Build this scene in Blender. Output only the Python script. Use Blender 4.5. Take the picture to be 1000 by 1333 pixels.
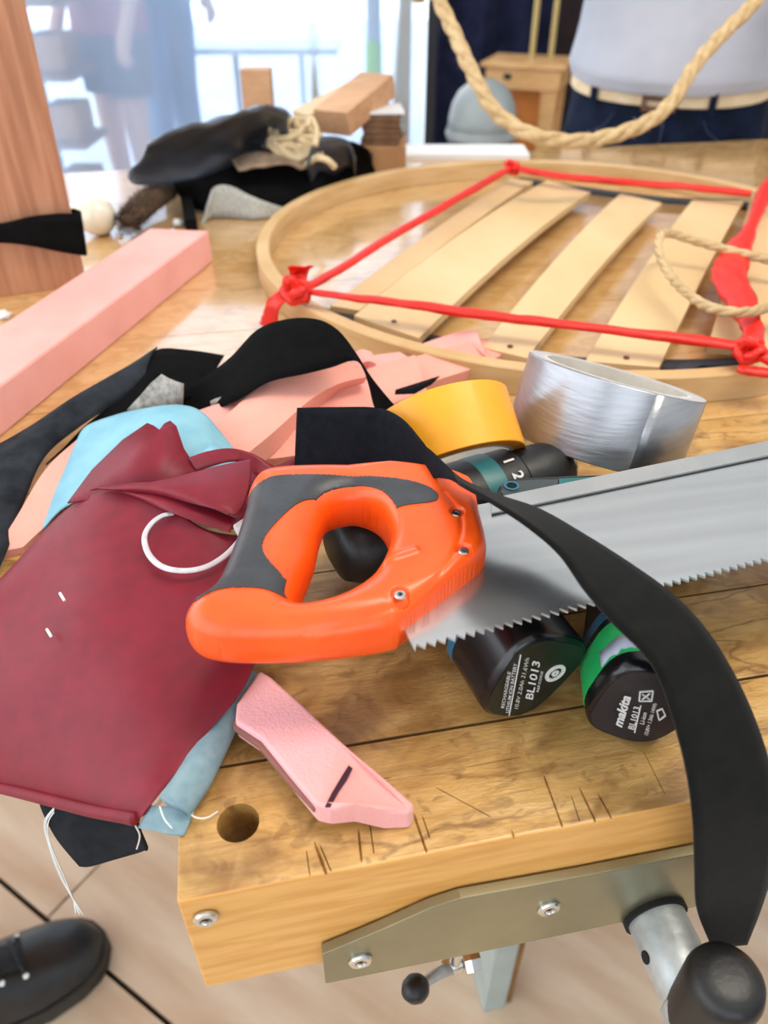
import bpy, bmesh, math, random
import numpy as np
from mathutils import Vector, Matrix, noise

random.seed(7)
scene = bpy.context.scene
for o in list(bpy.data.objects):
    bpy.data.objects.remove(o)

# ------------------------------------------------------------------ camera, world, light, exposure
ZT = 0.85                       # bench top height
PITCH, YAW, FPX = math.radians(37.45), math.radians(11.3), 1000.0
CAM = Vector((0, 0, ZT + 0.28))
cd = bpy.data.cameras.new('camera')
cam = bpy.data.objects.new('camera', cd)
scene.collection.objects.link(cam)
cam.location = CAM
cam.rotation_euler = (math.pi/2 - PITCH, 0, -YAW)
cd.sensor_fit = 'VERTICAL'; cd.sensor_height = 36.0; cd.lens = 36.0*FPX/1333.0
cd.clip_start = 0.02; cd.clip_end = 100
cd.dof.use_dof = True; cd.dof.focus_distance = 0.37; cd.dof.aperture_fstop = 8.0
scene.camera = cam

world = bpy.data.worlds.new('world'); scene.world = world
world.use_nodes = True
bg = world.node_tree.nodes['Background']
bg.inputs[0].default_value = (0.90, 0.955, 1.0, 1)
bg.inputs[1].default_value = 3.2

def area(name, loc, rot, size, power, col=(1, 1, 1), size_y=None):
    l = bpy.data.lights.new(name, 'AREA'); l.energy = power; l.color = col
    l.shape = 'RECTANGLE'; l.size = size; l.size_y = size_y or size
    o = bpy.data.objects.new(name, l); o.location = loc; o.rotation_euler = rot
    scene.collection.objects.link(o); return o
area('ceiling_lamp', (0.9, 0.2, 2.7), (0, 0, 0), 1.4, 30, (1, 0.90, 0.76), 0.5)

vs = scene.view_settings
vs.view_transform = 'Standard'; vs.look = 'None'; vs.gamma = 1.0; vs.use_curve_mapping = False
vs.exposure = 0.0

# ------------------------------------------------------------------ measuring helpers
FW = Vector((math.sin(YAW)*math.cos(PITCH), math.cos(YAW)*math.cos(PITCH), -math.sin(PITCH)))
RT = Vector((math.cos(YAW), -math.sin(YAW), 0))
UP = RT.cross(FW)
def ray(x, y): return FW + RT*((x-500)/FPX) + UP*((666.5-y)/FPX)
def P(x, y, z):                 # point at height z above the bench top
    d = ray(x, y); return CAM + d*((ZT+z-CAM.z)/d.z)
def PY(x, y, Y):                # point on the vertical plane y = Y
    d = ray(x, y); return CAM + d*((Y-CAM.y)/d.y)
def PD(x, y, t): return CAM + ray(x, y)*t
def V(*a): return Vector(a)

# ------------------------------------------------------------------ materials
def lin(h):
    h = h.lstrip('#'); c = [int(h[i:i+2], 16)/255 for i in (0, 2, 4)]
    return tuple((v/12.92 if v <= 0.04045 else ((v+0.055)/1.055)**2.4) for v in c) + (1,)
MATS = {}
def mat(name, c1, c2=None, scale=30, rough=0.6, metal=0.0, bump=0.0, bscale=None, stretch=(1, 1, 1),
        coat=0.0, sheen=0.0, spec=0.5, detail=4, rrange=0.0, lo=0.35, hi=0.65, trans=0.0, wave=None):
    if name in MATS: return MATS[name]
    m = bpy.data.materials.new(name); m.use_nodes = True
    nt = m.node_tree; n = nt.nodes; L = nt.links; b = n['Principled BSDF']
    b.inputs['Roughness'].default_value = rough; b.inputs['Metallic'].default_value = metal
    b.inputs['Base Color'].default_value = lin(c1)
    b.inputs['Coat Weight'].default_value = coat; b.inputs['Coat Roughness'].default_value = 0.12
    b.inputs['Sheen Weight'].default_value = sheen; b.inputs['Specular IOR Level'].default_value = spec
    b.inputs['Transmission Weight'].default_value = trans
    tc = n.new('ShaderNodeTexCoord'); mp = n.new('ShaderNodeMapping'); mp.inputs['Scale'].default_value = stretch
    L.new(tc.outputs['Object'], mp.inputs[0])
    if c2:
        t = n.new('ShaderNodeTexNoise'); t.inputs['Scale'].default_value = scale; t.inputs['Detail'].default_value = detail
        L.new(mp.outputs[0], t.inputs['Vector'])
        r = n.new('ShaderNodeValToRGB'); r.color_ramp.elements[0].position = lo; r.color_ramp.elements[1].position = hi
        r.color_ramp.elements[0].color = lin(c1); r.color_ramp.elements[1].color = lin(c2)
        L.new(t.outputs['Fac'], r.inputs[0]); L.new(r.outputs[0], b.inputs['Base Color'])
        if rrange:
            mr = n.new('ShaderNodeMapRange'); mr.inputs[3].default_value = rough-rrange; mr.inputs[4].default_value = rough+rrange
            L.new(t.outputs['Fac'], mr.inputs[0]); L.new(mr.outputs[0], b.inputs['Roughness'])
    if bump:
        t2 = n.new('ShaderNodeTexNoise'); t2.inputs['Scale'].default_value = bscale or scale; t2.inputs['Detail'].default_value = 5
        L.new(mp.outputs[0], t2.inputs['Vector'])
        bp = n.new('ShaderNodeBump'); bp.inputs['Strength'].default_value = bump; bp.inputs['Distance'].default_value = 0.001
        L.new(t2.outputs['Fac'], bp.inputs['Height']); L.new(bp.outputs[0], b.inputs['Normal'])
    if wave:                                    # fine woven rib: (scale, strength, direction)
        w = n.new('ShaderNodeTexWave'); w.inputs['Scale'].default_value = wave[0]; w.bands_direction = wave[2]
        w.inputs['Distortion'].default_value = 0.4
        L.new(mp.outputs[0], w.inputs['Vector'])
        bp = n.new('ShaderNodeBump'); bp.inputs['Strength'].default_value = wave[1]; bp.inputs['Distance'].default_value = 0.0004
        L.new(w.outputs['Fac'], bp.inputs['Height']); L.new(bp.outputs[0], b.inputs['Normal'])
    MATS[name] = m; return m

def wood_top(name, base, mid, dark, stain, rough, coat, crack=1.0):
    """worn, varnished and knife-scarred bench wood"""
    m = bpy.data.materials.new(name); m.use_nodes = True; nt = m.node_tree; n = nt.nodes; L = nt.links; b = n['Principled BSDF']
    tc = n.new('ShaderNodeTexCoord')
    def nz(scale, stretch, detail=5, dist=0.0):
        mp = n.new('ShaderNodeMapping'); mp.inputs['Scale'].default_value = stretch; L.new(tc.outputs['Object'], mp.inputs[0])
        t = n.new('ShaderNodeTexNoise'); t.inputs['Scale'].default_value = scale; t.inputs['Detail'].default_value = detail
        t.inputs['Distortion'].default_value = dist
        L.new(mp.outputs[0], t.inputs['Vector']); return t.outputs['Fac']
    def ramp(fac, a, bb, ca, cb):
        r = n.new('ShaderNodeValToRGB'); r.color_ramp.elements[0].position = a; r.color_ramp.elements[1].position = bb
        r.color_ramp.elements[0].color = ca; r.color_ramp.elements[1].color = cb; L.new(fac, r.inputs[0]); return r.outputs[0]
    def mix(fac, a, bb):
        x = n.new('ShaderNodeMix'); x.data_type = 'RGBA'; L.new(fac, x.inputs[0]); L.new(a, x.inputs[6]); L.new(bb, x.inputs[7]); return x.outputs[2]
    def rgb(c):
        x = n.new('ShaderNodeRGB'); x.outputs[0].default_value = lin(c); return x.outputs[0]
    g = ramp(nz(18, (1, 7, 7), 6, 1.2), 0.30, 0.70, lin(base), lin(mid))
    g = mix(ramp(nz(13, (1, 1.6, 1), 9, 2.2), 0.46, 0.66, (0, 0, 0, 1), (0.9, 0.9, 0.9, 1)), g, rgb(dark))
    g = mix(ramp(nz(22, (1, 1.5, 1), 10, 1.8), 0.52, 0.74, (0, 0, 0, 1), (0.75, 0.75, 0.75, 1)), g, rgb(stain))
    g = mix(ramp(nz(50, (0.4, 4, 1), 9, 0.8), 0.56, 0.78, (0, 0, 0, 1), (0.5, 0.5, 0.5, 1)), g, rgb(stain))
    g = mix(ramp(nz(26, (1.5, 1, 1), 10, 2.0), 0.55, 0.75, (0, 0, 0, 1), (0.55, 0.55, 0.55, 1)), g, rgb(base))
    # crack and scratch network
    mp = n.new('ShaderNodeMapping'); mp.inputs['Scale'].default_value = (0.55, 2.0, 1); L.new(tc.outputs['Object'], mp.inputs[0])
    wn = n.new('ShaderNodeTexNoise'); wn.inputs['Scale'].default_value = 22; wn.inputs['Detail'].default_value = 6; L.new(mp.outputs[0], wn.inputs['Vector'])
    va = n.new('ShaderNodeVectorMath'); va.operation = 'MULTIPLY_ADD'; va.inputs[1].default_value = (0.06, 0.06, 0.06); L.new(wn.outputs['Color'], va.inputs[0]); L.new(mp.outputs[0], va.inputs[2])
    vo = n.new('ShaderNodeTexVoronoi'); vo.feature = 'DISTANCE_TO_EDGE'; vo.inputs['Scale'].default_value = 17; L.new(va.outputs[0], vo.inputs['Vector'])
    ck = ramp(vo.outputs['Distance'], 0.0, 0.035, (0.75, 0.75, 0.75, 1), (0, 0, 0, 1))
    mk_ = ramp(nz(9, (1, 1, 1), 3), 0.45, 0.62, (0, 0, 0, 1), (1, 1, 1, 1))
    mm = n.new('ShaderNodeMath'); mm.operation = 'MULTIPLY'; L.new(ck, mm.inputs[0]); L.new(mk_, mm.inputs[1])
    m2 = n.new('ShaderNodeMath'); m2.operation = 'MULTIPLY'; m2.inputs[1].default_value = crack; L.new(mm.outputs[0], m2.inputs[0])
    g = mix(m2.outputs[0], g, rgb(stain))
    g = mix(ramp(nz(160, (0.25, 5, 1), 8, 0.4), 0.50, 0.72, (0, 0, 0, 1), (0.38, 0.38, 0.38, 1)), g, rgb(dark))
    g = mix(ramp(nz(70, (1, 1.3, 1), 10, 1.2), 0.58, 0.66, (0, 0, 0, 1), (0.45*crack, 0.45*crack, 0.45*crack, 1)), g, rgb(stain))
    L.new(g, b.inputs['Base Color'])
    if coat > 0.5: b.inputs['Coat IOR'].default_value = 1.75
    mr = n.new('ShaderNodeMapRange'); mr.inputs[3].default_value = rough*0.7; mr.inputs[4].default_value = rough*1.5
    L.new(nz(30, (1, 2, 1)), mr.inputs[0]); L.new(mr.outputs[0], b.inputs['Roughness'])
    b.inputs['Coat Weight'].default_value = coat; b.inputs['Coat Roughness'].default_value = 0.22 if coat < 0.5 else 0.1
    bp = n.new('ShaderNodeBump'); bp.inputs['Strength'].default_value = 0.35; bp.inputs['Distance'].default_value = 0.0012
    L.new(nz(110, (1, 3, 1), 7, 1.5), bp.inputs['Height']); L.new(bp.outputs[0], b.inputs['Normal'])
    MATS[name] = m; return m
wood_top('bench_top', 'CFA86A', 'BC8F4C', '946A34', '6E4A26', 0.34, 0.3)
wood_top('table_top', 'DDB680', 'D0A468', 'C29456', 'B0844E', 0.16, 1.0, 0.3)
mat('bench_side', 'E0A95F', 'D0944A', 26, 0.5, stretch=(1, 6, 9), bump=0.08, bscale=60, coat=0.1)
mat('cut_wood', 'B48C50', '94703C', 60, 0.8)
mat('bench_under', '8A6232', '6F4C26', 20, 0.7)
mat('hoop_wood', 'D6B586', 'C29C68', 14, 0.5, stretch=(1, 1, 6), bump=0.05)
mat('slat_wood', 'DBBE92', 'D0AF7E', 6, 0.5, stretch=(2, 1, 2), bump=0.03, bscale=60)
mat('board_wood', 'B98565', 'A06C4E', 16, 0.5, stretch=(9, 9, 0.6), bump=0.05)
mat('floor_wood', 'DCC8B0', 'C6AA8E', 4, 0.5, stretch=(1, 5, 1), coat=0.1, detail=8)
mat('floor_dark', '2A241E', None, rough=0.9)
mat('orange', 'FA5A10', 'F5520C', 60, 0.36, bump=0.05, bscale=300, coat=0.15)
mat('rubber_grey', '2E3034', '393B40', 90, 0.42, bump=0.12, bscale=500)
mat('blade_steel', 'C4C7CB', 'B6B9BD', 8, 0.22, 0.85, stretch=(0.6, 12, 1))
mat('tooth_steel', 'A9ABAE', None, rough=0.55, metal=0.4)
mat('spine_steel', 'C9CBCC', 'BCBEC0', 30, 0.3, 0.9)
mat('screw_steel', 'D0D0CE', None, rough=0.25, metal=1)
mat('plate_steel', '9A9478', '8A866E', 18, 0.36, 0.75, rrange=0.08)
mat('galv', 'B9BFC2', 'A4AAAD', 120, 0.42, 0.55, bump=0.3, bscale=160)
mat('dark_hole', '0B0908', None, rough=0.9)
mat('black_plastic', '101114', '0A0B0D', 60, 0.42, bump=0.15, bscale=500)
mat('black_gloss', '0D0E12', None, rough=0.25, coat=0.15)
mat('navy_plastic', '121A2C', '0C111D', 40, 0.5, bump=0.2, bscale=700)
mat('teal', '1F6F73', '1A6064', 30, 0.4)
mat('blue_plastic', '2C6C8C', '235C7A', 30, 0.35)
mat('green_tape', '28B866', '1FA95A', 60, 0.4)
mat('grey_tape_patch', 'A9B0C4', None, rough=0.45)
mat('print_white', 'DADADA', None, rough=0.6)
mat('label_face', '23222A', '1C1C24', 50, 0.35)
mat('label_green', '1B231D', '161C18', 50, 0.4)
mat('strap_black', '141413', '0E0E0E', 140, 0.9, spec=0.12, bump=0.25, bscale=900, sheen=0.06, wave=(420, 0.3, 'DIAGONAL'))
mat('velvet_navy', '15171F', '0E1016', 200, 0.9, bump=0.2, bscale=900, spec=0.12)
mat('velvet_black', '0D0D0F', '080809', 120, 0.9, bump=0.2, bscale=700, spec=0.12)
mat('felt_dark', '30343B', '1D2025', 60, 0.92, bump=0.3, bscale=400, spec=0.15)
mat('felt_grey', 'B4B4AE', '9C9C98', 300, 0.95, bump=0.5, bscale=500)
mat('sponge_grey', 'A9A9A6', '7F7F7E', 240, 0.95, bump=0.6, bscale=400)
mat('burgundy', '7C1227', '700E22', 90, 0.48, bump=0.05, bscale=900, spec=0.35)
mat('light_blue', '86BACC', '74AAC0', 40, 0.75, bump=0.1, bscale=700)
mat('denim_blue', '93AFB9', '7F9EAA', 160, 0.8, wave=(700, 0.8, 'DIAGONAL'))
mat('ink_cloth', '20242A', '171A1F', 140, 0.9, spec=0.15, wave=(500, 0.6, 'DIAGONAL'))
mat('thread_white', 'E3E6E6', None, rough=0.7)
mat('elastic_white', 'C9C7CC', 'B9B7BF', 200, 0.6)
mat('foam_pink', 'EFA596', 'E89B8A', 22, 0.9, bump=0.35, bscale=700, sheen=0.2)
mat('foam_light', 'F0ABA4', 'EAA098', 22, 0.9, bump=0.35, bscale=700, sheen=0.2)
mat('foam_wedge', 'F0AFB6', 'E9A39D', 18, 0.92, bump=0.5, bscale=800, sheen=0.2)
mat('marker', '3B1526', None, rough=0.9)
mat('edge_brown', '8A5C54', None, rough=0.95)
mat('yellow_tape', 'F5A91E', 'F0A015', 40, 0.42, coat=0.1)
mat('tape_edge', 'D8861B', 'C97A16', 80, 0.6)
mat('core_card', 'D8D4CC', 'C9C4BA', 60, 0.8)
mat('duct_grey', 'A6A8AE', '9C9EA4', 60, 0.32, 0.75, stretch=(1, 1, 9), bump=0.18, bscale=60)
mat('duct_edge', 'C9CBD0', 'B5B7BC', 80, 0.5, 0.2)
mat('red_band', 'E4220F', 'D4150A', 90, 0.45, bump=0.4, bscale=260, coat=0.1)
mat('jute', 'C8AE84', 'B1946A', 90, 0.9, bump=0.4, bscale=400)
mat('webbing', '2B2E38', '20222A', 60, 0.7)
mat('shirt', 'B2B6C4', 'A6ABBA', 9, 0.85, bump=0.15, bscale=300)
mat('jeans', '16213A', '0F1728', 30, 0.85, spec=0.15, bump=0.25, bscale=700)
mat('seam_blue', '26324C', None, rough=0.9)
mat('belt_cream', 'E2CFB0', 'D5BF9C', 60, 0.7)
mat('leather_brown', '6B432C', '5A3723', 50, 0.5)
mat('skin', 'D9A68A', 'CF9A7E', 20, 0.55)
mat('hair', '3A2A1E', '2A1E16', 60, 0.6)
mat('leather_boot', '1E2022', '2B2D30', 40, 0.36, bump=0.15, bscale=260)
mat('boot_sole', '2A2823', '37342D', 60, 0.7)
mat('lace', '2C3038', '20242B', 200, 0.8)
mat('vinyl_black', '4A505A', '363B44', 24, 0.30, bump=0.12, bscale=120)
mat('yarn_cream', 'DCC9A6', 'C9B38C', 80, 0.95)
mat('fur_brown', '5A4433', '3B2B20', 60, 0.95)
mat('fur_pale', 'A38D78', '7E6A58', 60, 0.95)
mat('cardboard', 'B98D63', 'A87C54', 30, 0.8)
mat('cardboard_dark', '7F5F45', '6B4E38', 60, 0.9)
mat('block_wood', 'CFA27C', 'BE9069', 14, 0.6, stretch=(1, 5, 5))
mat('paper_white', 'E6E8EC', None, rough=0.7)
mat('bulb', 'E8E2D0', None, rough=0.15, coat=0.6)
mat('bin_grey', 'A3ACB0', '98A1A5', 10, 0.4)
mat('bin_dark', '3D474A', '353E41', 20, 0.5)
mat('crate_wood', 'E0B27C', 'D2A066', 12, 0.55, stretch=(1, 1, 5))
mat('crate_orange', 'D98B45', 'CB7D38', 12, 0.55)
mat('pole_brass', 'C9B277', None, rough=0.4, metal=0.3)
mat('drape_dark', '262A44', '1A1E33', 12, 0.9, spec=0.1)
mat('drape_brown', '33262A', '2A1F23', 12, 0.9)
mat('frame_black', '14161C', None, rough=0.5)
mat('lime', 'A6E02C', None, rough=0.5)
mat('post_grey', 'B9BEBC', None, rough=0.5)
mat('mauve', 'A83A50', '983246', 20, 0.85)
mat('trouser_teal', '2F5E86', '28527A', 20, 0.85)
mat('leg_grey', '9FAAA6', '8F9A97', 14, 0.6)
mat('wall_white', 'DCE3EA', 'D2DAE2', 3, 0.9)
mat('terrace', 'D5DAE0', 'C6CCD4', 2, 0.9)
mat('outside_brown', '8C6A58', None, rough=0.8)
def film_mat():
    m = bpy.data.materials.new('plastic_film'); m.use_nodes = True; nt = m.node_tree; n = nt.nodes; L = nt.links
    n.remove(n['Principled BSDF']); out = n['Material Output']
    tr = n.new('ShaderNodeBsdfTransparent'); tr.inputs[0].default_value = (0.74, 0.85, 1.0, 1)
    tl = n.new('ShaderNodeBsdfTranslucent'); tl.inputs[0].default_value = (0.58, 0.73, 1.0, 1)
    gl = n.new('ShaderNodeBsdfGlossy'); gl.inputs['Roughness'].default_value = 0.12
    fr = n.new('ShaderNodeFresnel'); fr.inputs[0].default_value = 1.4
    a = n.new('ShaderNodeMixShader'); a.inputs[0].default_value = 0.42; L.new(tr.outputs[0], a.inputs[1]); L.new(tl.outputs[0], a.inputs[2])
    b = n.new('ShaderNodeMixShader'); L.new(fr.outputs[0], b.inputs[0]); L.new(a.outputs[0], b.inputs[1]); L.new(gl.outputs[0], b.inputs[2])
    L.new(b.outputs[0], out.inputs[0]); MATS['plastic_film'] = m
film_mat()
def roof_mat():
    m = bpy.data.materials.new('glow_roof'); m.use_nodes = True; nt = m.node_tree; n = nt.nodes; L = nt.links
    n.remove(n['Principled BSDF'])
    tl = n.new('ShaderNodeBsdfTranslucent'); tl.inputs[0].default_value = (0.19, 0.19, 0.185, 1)  # unseen roof, made translucent to add light from above
    df = n.new('ShaderNodeBsdfDiffuse'); df.inputs[0].default_value = (0.6, 0.6, 0.58, 1)
    a = n.new('ShaderNodeAddShader'); L.new(tl.outputs[0], a.inputs[0]); L.new(df.outputs[0], a.inputs[1])
    L.new(a.outputs[0], n['Material Output'].inputs[0]); MATS['glow_roof'] = m
roof_mat()

# ------------------------------------------------------------------ mesh helpers (everything is built in world metres)
COL = scene.collection
def tag(o, label=None, cat=None, group=None, kind=None):
    if label: o['label'] = label
    if cat: o['category'] = cat
    if group: o['group'] = group
    if kind: o['kind'] = kind
    return o
def thing(name, loc, label, cat, group=None):
    o = bpy.data.objects.new(name, None); o.location = loc; o.empty_display_size = 0.02
    COL.objects.link(o); return tag(o, label, cat, group)
def origin(o):
    while o.parent: o = o.parent
    return Vector(o.location)

class MB:
    def __init__(s): s.v = []; s.f = []; s.m = []
    def add(s, vs, fs, mi=0):
        k = len(s.v); s.v += [Vector(v) for v in vs]
        for f in fs: s.f.append([k+i for i in f]); s.m.append(mi)
        return s
    def box(s, c, size, rot=None, mi=0):
        c = Vector(c); h = Vector(size)/2; vs = []
        for z in (-1, 1):
            for x, y in ((-1, -1), (1, -1), (1, 1), (-1, 1)):
                p = Vector((x*h.x, y*h.y, z*h.z)); vs.append(c + (rot @ p if rot else p))
        return s.add(vs, [(3, 2, 1, 0), (4, 5, 6, 7), (0, 1, 5, 4), (1, 2, 6, 5), (2, 3, 7, 6), (3, 0, 4, 7)], mi)
    def prism(s, pts, off, mi=0):
        pts = [Vector(p) for p in pts]; off = Vector(off); n = len(pts)
        fs = [list(range(n)), list(range(2*n-1, n-1, -1))] + [(i, i+n, (i+1) % n+n, (i+1) % n) for i in range(n)]
        return s.add(pts + [p+off for p in pts], fs, mi)
    def tube(s, path, r, seg=10, flat=1.0, upv=(0, 0, 1), caps=True, mi=0):
        path = [Vector(p) for p in path]; n = len(path); vs = []; u0 = Vector(upv)
        for i, p in enumerate(path):
            t = (path[min(i+1, n-1)] - path[max(i-1, 0)]).normalized()
            a = t.cross(u0)
            if a.length < 1e-4: a = t.cross(Vector((1, 0.2, 0)))
            a.normalize(); b = a.cross(t).normalized(); u0 = b
            rr = r[i] if isinstance(r, (list, tuple)) else r
            fl = flat[i] if isinstance(flat, (list, tuple)) else flat
            for k in range(seg):
                an = 2*math.pi*k/seg; vs.append(p + a*math.cos(an)*rr + b*math.sin(an)*rr*fl)
        fs = [(i*seg+k, i*seg+(k+1) % seg, (i+1)*seg+(k+1) % seg, (i+1)*seg+k) for i in range(n-1) for k in range(seg)]
        if caps: fs += [list(range(seg))[::-1], [(n-1)*seg+k for k in range(seg)]]
        return s.add(vs, fs, mi)
    def lathe(s, o, ax, prof, seg=32, mi=0, caps=True):
        o = Vector(o); ax = Vector(ax).normalized(); a = ax.orthogonal().normalized(); b = ax.cross(a); vs = []
        for r, h in prof:
            for k in range(seg):
                an = 2*math.pi*k/seg; vs.append(o + ax*h + (a*math.cos(an)+b*math.sin(an))*r)
        n = len(prof)
        fs = [(i*seg+k, i*seg+(k+1) % seg, (i+1)*seg+(k+1) % seg, (i+1)*seg+k) for i in range(n-1) for k in range(seg)]
        if caps: fs += [list(range(seg))[::-1], [(n-1)*seg+k for k in range(seg)]]
        return s.add(vs, fs, mi)
    def grid(s, rows, mi=0, closed=False):
        R, C = len(rows), len(rows[0]); vs = [p for r in rows for p in r]
        fs = [(i*C+j, i*C+(j+1) % C, (i+1)*C+(j+1) % C, (i+1)*C+j) for i in range(R-1) for j in range(C if closed else C-1)]
        return s.add(vs, fs, mi)
    def build(s, name, m, parent=None, smooth=False, label=None, cat=None, group=None, kind=None, bevel=0, seg=2, solid=0, sub=0, fixn=True, offset=0):
        me = bpy.data.meshes.new(name)
        if parent: org = origin(parent)
        else:
            xs = [v.x for v in s.v]; ys = [v.y for v in s.v]; zs = [v.z for v in s.v]
            org = Vector(((min(xs)+max(xs))/2, (min(ys)+max(ys))/2, min(zs)))
        me.from_pydata([tuple(v-org) for v in s.v], [], s.f)
        for mm in (m if isinstance(m, (list, tuple)) else [m]): me.materials.append(MATS[mm])
        for i, p in enumerate(me.polygons): p.material_index = s.m[i]; p.use_smooth = bool(smooth)
        if fixn:
            bm = bmesh.new(); bm.from_mesh(me); bmesh.ops.recalc_face_normals(bm, faces=bm.faces); bm.to_mesh(me); bm.free()
        if smooth and smooth is not True: me.set_sharp_from_angle(angle=math.radians(smooth))
        o = bpy.data.objects.new(name, me); COL.objects.link(o)
        if parent:
            o.parent = parent
        else: o.location = org
        if bevel:
            b = o.modifiers.new('bevel', 'BEVEL'); b.width = bevel; b.segments = seg; b.limit_method = 'ANGLE'; b.angle_limit = math.radians(35)
        if sub:
            b = o.modifiers.new('sub', 'SUBSURF'); b.levels = sub; b.render_levels = sub
        if solid:
            b = o.modifiers.new('solid', 'SOLIDIFY'); b.thickness = solid; b.offset = offset
        return tag(o, label, cat, group, kind)

def cr(pts, per=8):
    """Catmull-Rom through tuples / vectors"""
    pts = [np.array(p, float) for p in pts]; n = len(pts); out = []
    for i in range(n-1):
        p0, p1, p2, p3 = pts[max(i-1, 0)], pts[i], pts[i+1], pts[min(i+2, n-1)]
        for k in range(per):
            t = k/per
            out.append(0.5*((2*p1) + (-p0+p2)*t + (2*p0-5*p1+4*p2-p3)*t*t + (-p0+3*p1-3*p2+p3)*t**3))
    out.append(pts[-1]); return out
def crv(pts, per=8): return [Vector(p) for p in cr(pts, per)]
def pix(pts): return [P(*p) for p in pts]
def cloth(ctrl, per=8, wr=0.0, ws=40, seed=0.0):
    """ctrl: rows of (px,py,z); a smooth sheet through them with a little wrinkling"""
    rows = [crv(pix(r), per) for r in ctrl]
    cols = list(zip(*rows)); cols = [crv(c, per) for c in cols]
    g = [list(r) for r in zip(*cols)]
    if wr:
        for r in g:
            for i, p in enumerate(r):
                q = p*ws + Vector((seed, seed*2, 0))
                r[i] = p + Vector((0, 0, wr*noise.noise(q))) + RT*(wr*0.3*noise.noise(q+Vector((9, 9, 9))))
    return MB().grid(g)
def ribbon(pairs, per=8, nc=4, bulge=0.0, wr=0.0, ws=60):
    """pairs: (px,py,z, px,py,z) of the two edges"""
    A = crv([P(*p[:3]) for p in pairs], per); B = crv([P(*p[3:]) for p in pairs], per); rows = []
    for a, b in zip(A, B):
        row = []
        for k in range(nc+1):
            t = k/nc; p = a.lerp(b, t) + Vector((0, 0, bulge*4*t*(1-t)))
            if wr: p = p + Vector((0, 0, wr*noise.noise(p*ws)))
            row.append(p)
        rows.append(row)
    return MB().grid(rows)
def thick(rows, th):
    """close a sheet of points into a slab of thickness th below it"""
    out = []; n = len(rows)
    for i, r in enumerate(rows):
        t = rows[min(i+1, n-1)][0]-rows[max(i-1, 0)][0]; nn_ = (r[-1]-r[0]).cross(t).normalized()
        if nn_.z < 0: nn_ = -nn_
        out.append(list(r) + [p - nn_*th for p in r[::-1]])
    mb = MB().grid(out, closed=True); c = len(out[0]); k = (n-1)*c
    mb.f += [list(range(c))[::-1], [k+i for i in range(c)]]; mb.m += [0, 0]
    return mb
def text(s, o, xd, yd, size, m, parent, name='printed_text', shear=0.0, fat=0.0, lift=0.0003, align='LEFT'):
    cu = bpy.data.curves.new('t', 'FONT'); cu.body = s; cu.size = size; cu.shear = shear; cu.offset = fat; cu.align_x = align
    cu.extrude = 0.00005; cu.resolution_u = 3
    ob = bpy.data.objects.new('t', cu); COL.objects.link(ob)
    dg = bpy.context.evaluated_depsgraph_get(); me = bpy.data.meshes.new_from_object(ob.evaluated_get(dg))
    bpy.data.objects.remove(ob)
    xd = Vector(xd).normalized(); yd = Vector(yd); yd = (yd - xd*yd.dot(xd)).normalized(); n = xd.cross(yd)
    org = origin(parent); o = Vector(o) + n*lift - org
    for v in me.vertices: c = v.co.copy(); v.co = o + xd*c.x + yd*c.y + n*c.z
    me.materials.clear(); me.materials.append(MATS[m])
    t = bpy.data.objects.new(name, me); COL.objects.link(t); t.parent = parent
    return t
def apply_mods(o):
    dg = bpy.context.evaluated_depsgraph_get(); me = bpy.data.meshes.new_from_object(o.evaluated_get(dg))
    o.modifiers.clear(); o.data = me
def screw(name, c, n, r, parent, m='screw_steel'):
    n = Vector(n).normalized()
    h = MB().lathe(c, n, [(r, 0), (r, r*0.18), (r*0.86, r*0.34), (r*0.5, r*0.36), (r*0.44, r*0.12), (0.0001, r*0.12)], 20)
    o = h.build(name, m, parent, smooth=40)
    MB().lathe(Vector(c)+n*(r*0.13), n, [(r*0.42, 0), (r*0.42, 0.00005)], 6).build('socket', 'dark_hole', o)
    return o
def rope(path, r, strands=3, pitch=None, seg=6, fuzz=0, per=10):
    path = crv(path, per); pitch = pitch or r*9; mb = MB(); n = len(path)
    L = [0]
    for i in range(1, n): L.append(L[-1] + (path[i]-path[i-1]).length)
    # resample evenly so that the twist shows
    N = max(int(L[-1]/(pitch/12)), 8); q = []; j = 0
    for i in range(N+1):
        d = L[-1]*i/N
        while j < n-2 and L[j+1] < d: j += 1
        q.append(path[j].lerp(path[j+1], min(1, (d-L[j])/max(L[j+1]-L[j], 1e-9))))
    for s in range(strands):
        pts = []; u0 = Vector((0, 0, 1))
        for i, p in enumerate(q):
            t = (q[min(i+1, N)]-q[max(i-1, 0)]).normalized(); a = t.cross(u0).normalized(); b = a.cross(t); u0 = b
            an = 2*math.pi*(i*L[-1]/N/pitch + s/strands); pts.append(p + (a*math.cos(an)+b*math.sin(an))*r*0.40)
        mb.tube(pts, r*0.62, seg)
    for k in range(fuzz):
        p = random.choice(q); d = Vector((random.gauss(0, 1), random.gauss(0, 1), random.gauss(0, 1))).normalized()
        e = Vector((random.gauss(0, 1), random.gauss(0, 1), random.gauss(0, 1))).normalized()
        b = p + d*r*0.8; w = d.cross(e).normalized()*0.00022; l = r*random.uniform(0.15, 0.6)
        mb.add([b-w, b+w, b + (d+e*0.9)*l], [(0, 1, 2)])
    return mb

# ------------------------------------------------------------------ the setting
corner = P(230, 1176, 0); XB, YB = corner.x, corner.y          # near left corner of the bench
TH = 0.074                                                     # bench top thickness
YFAR = 1.22

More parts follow.
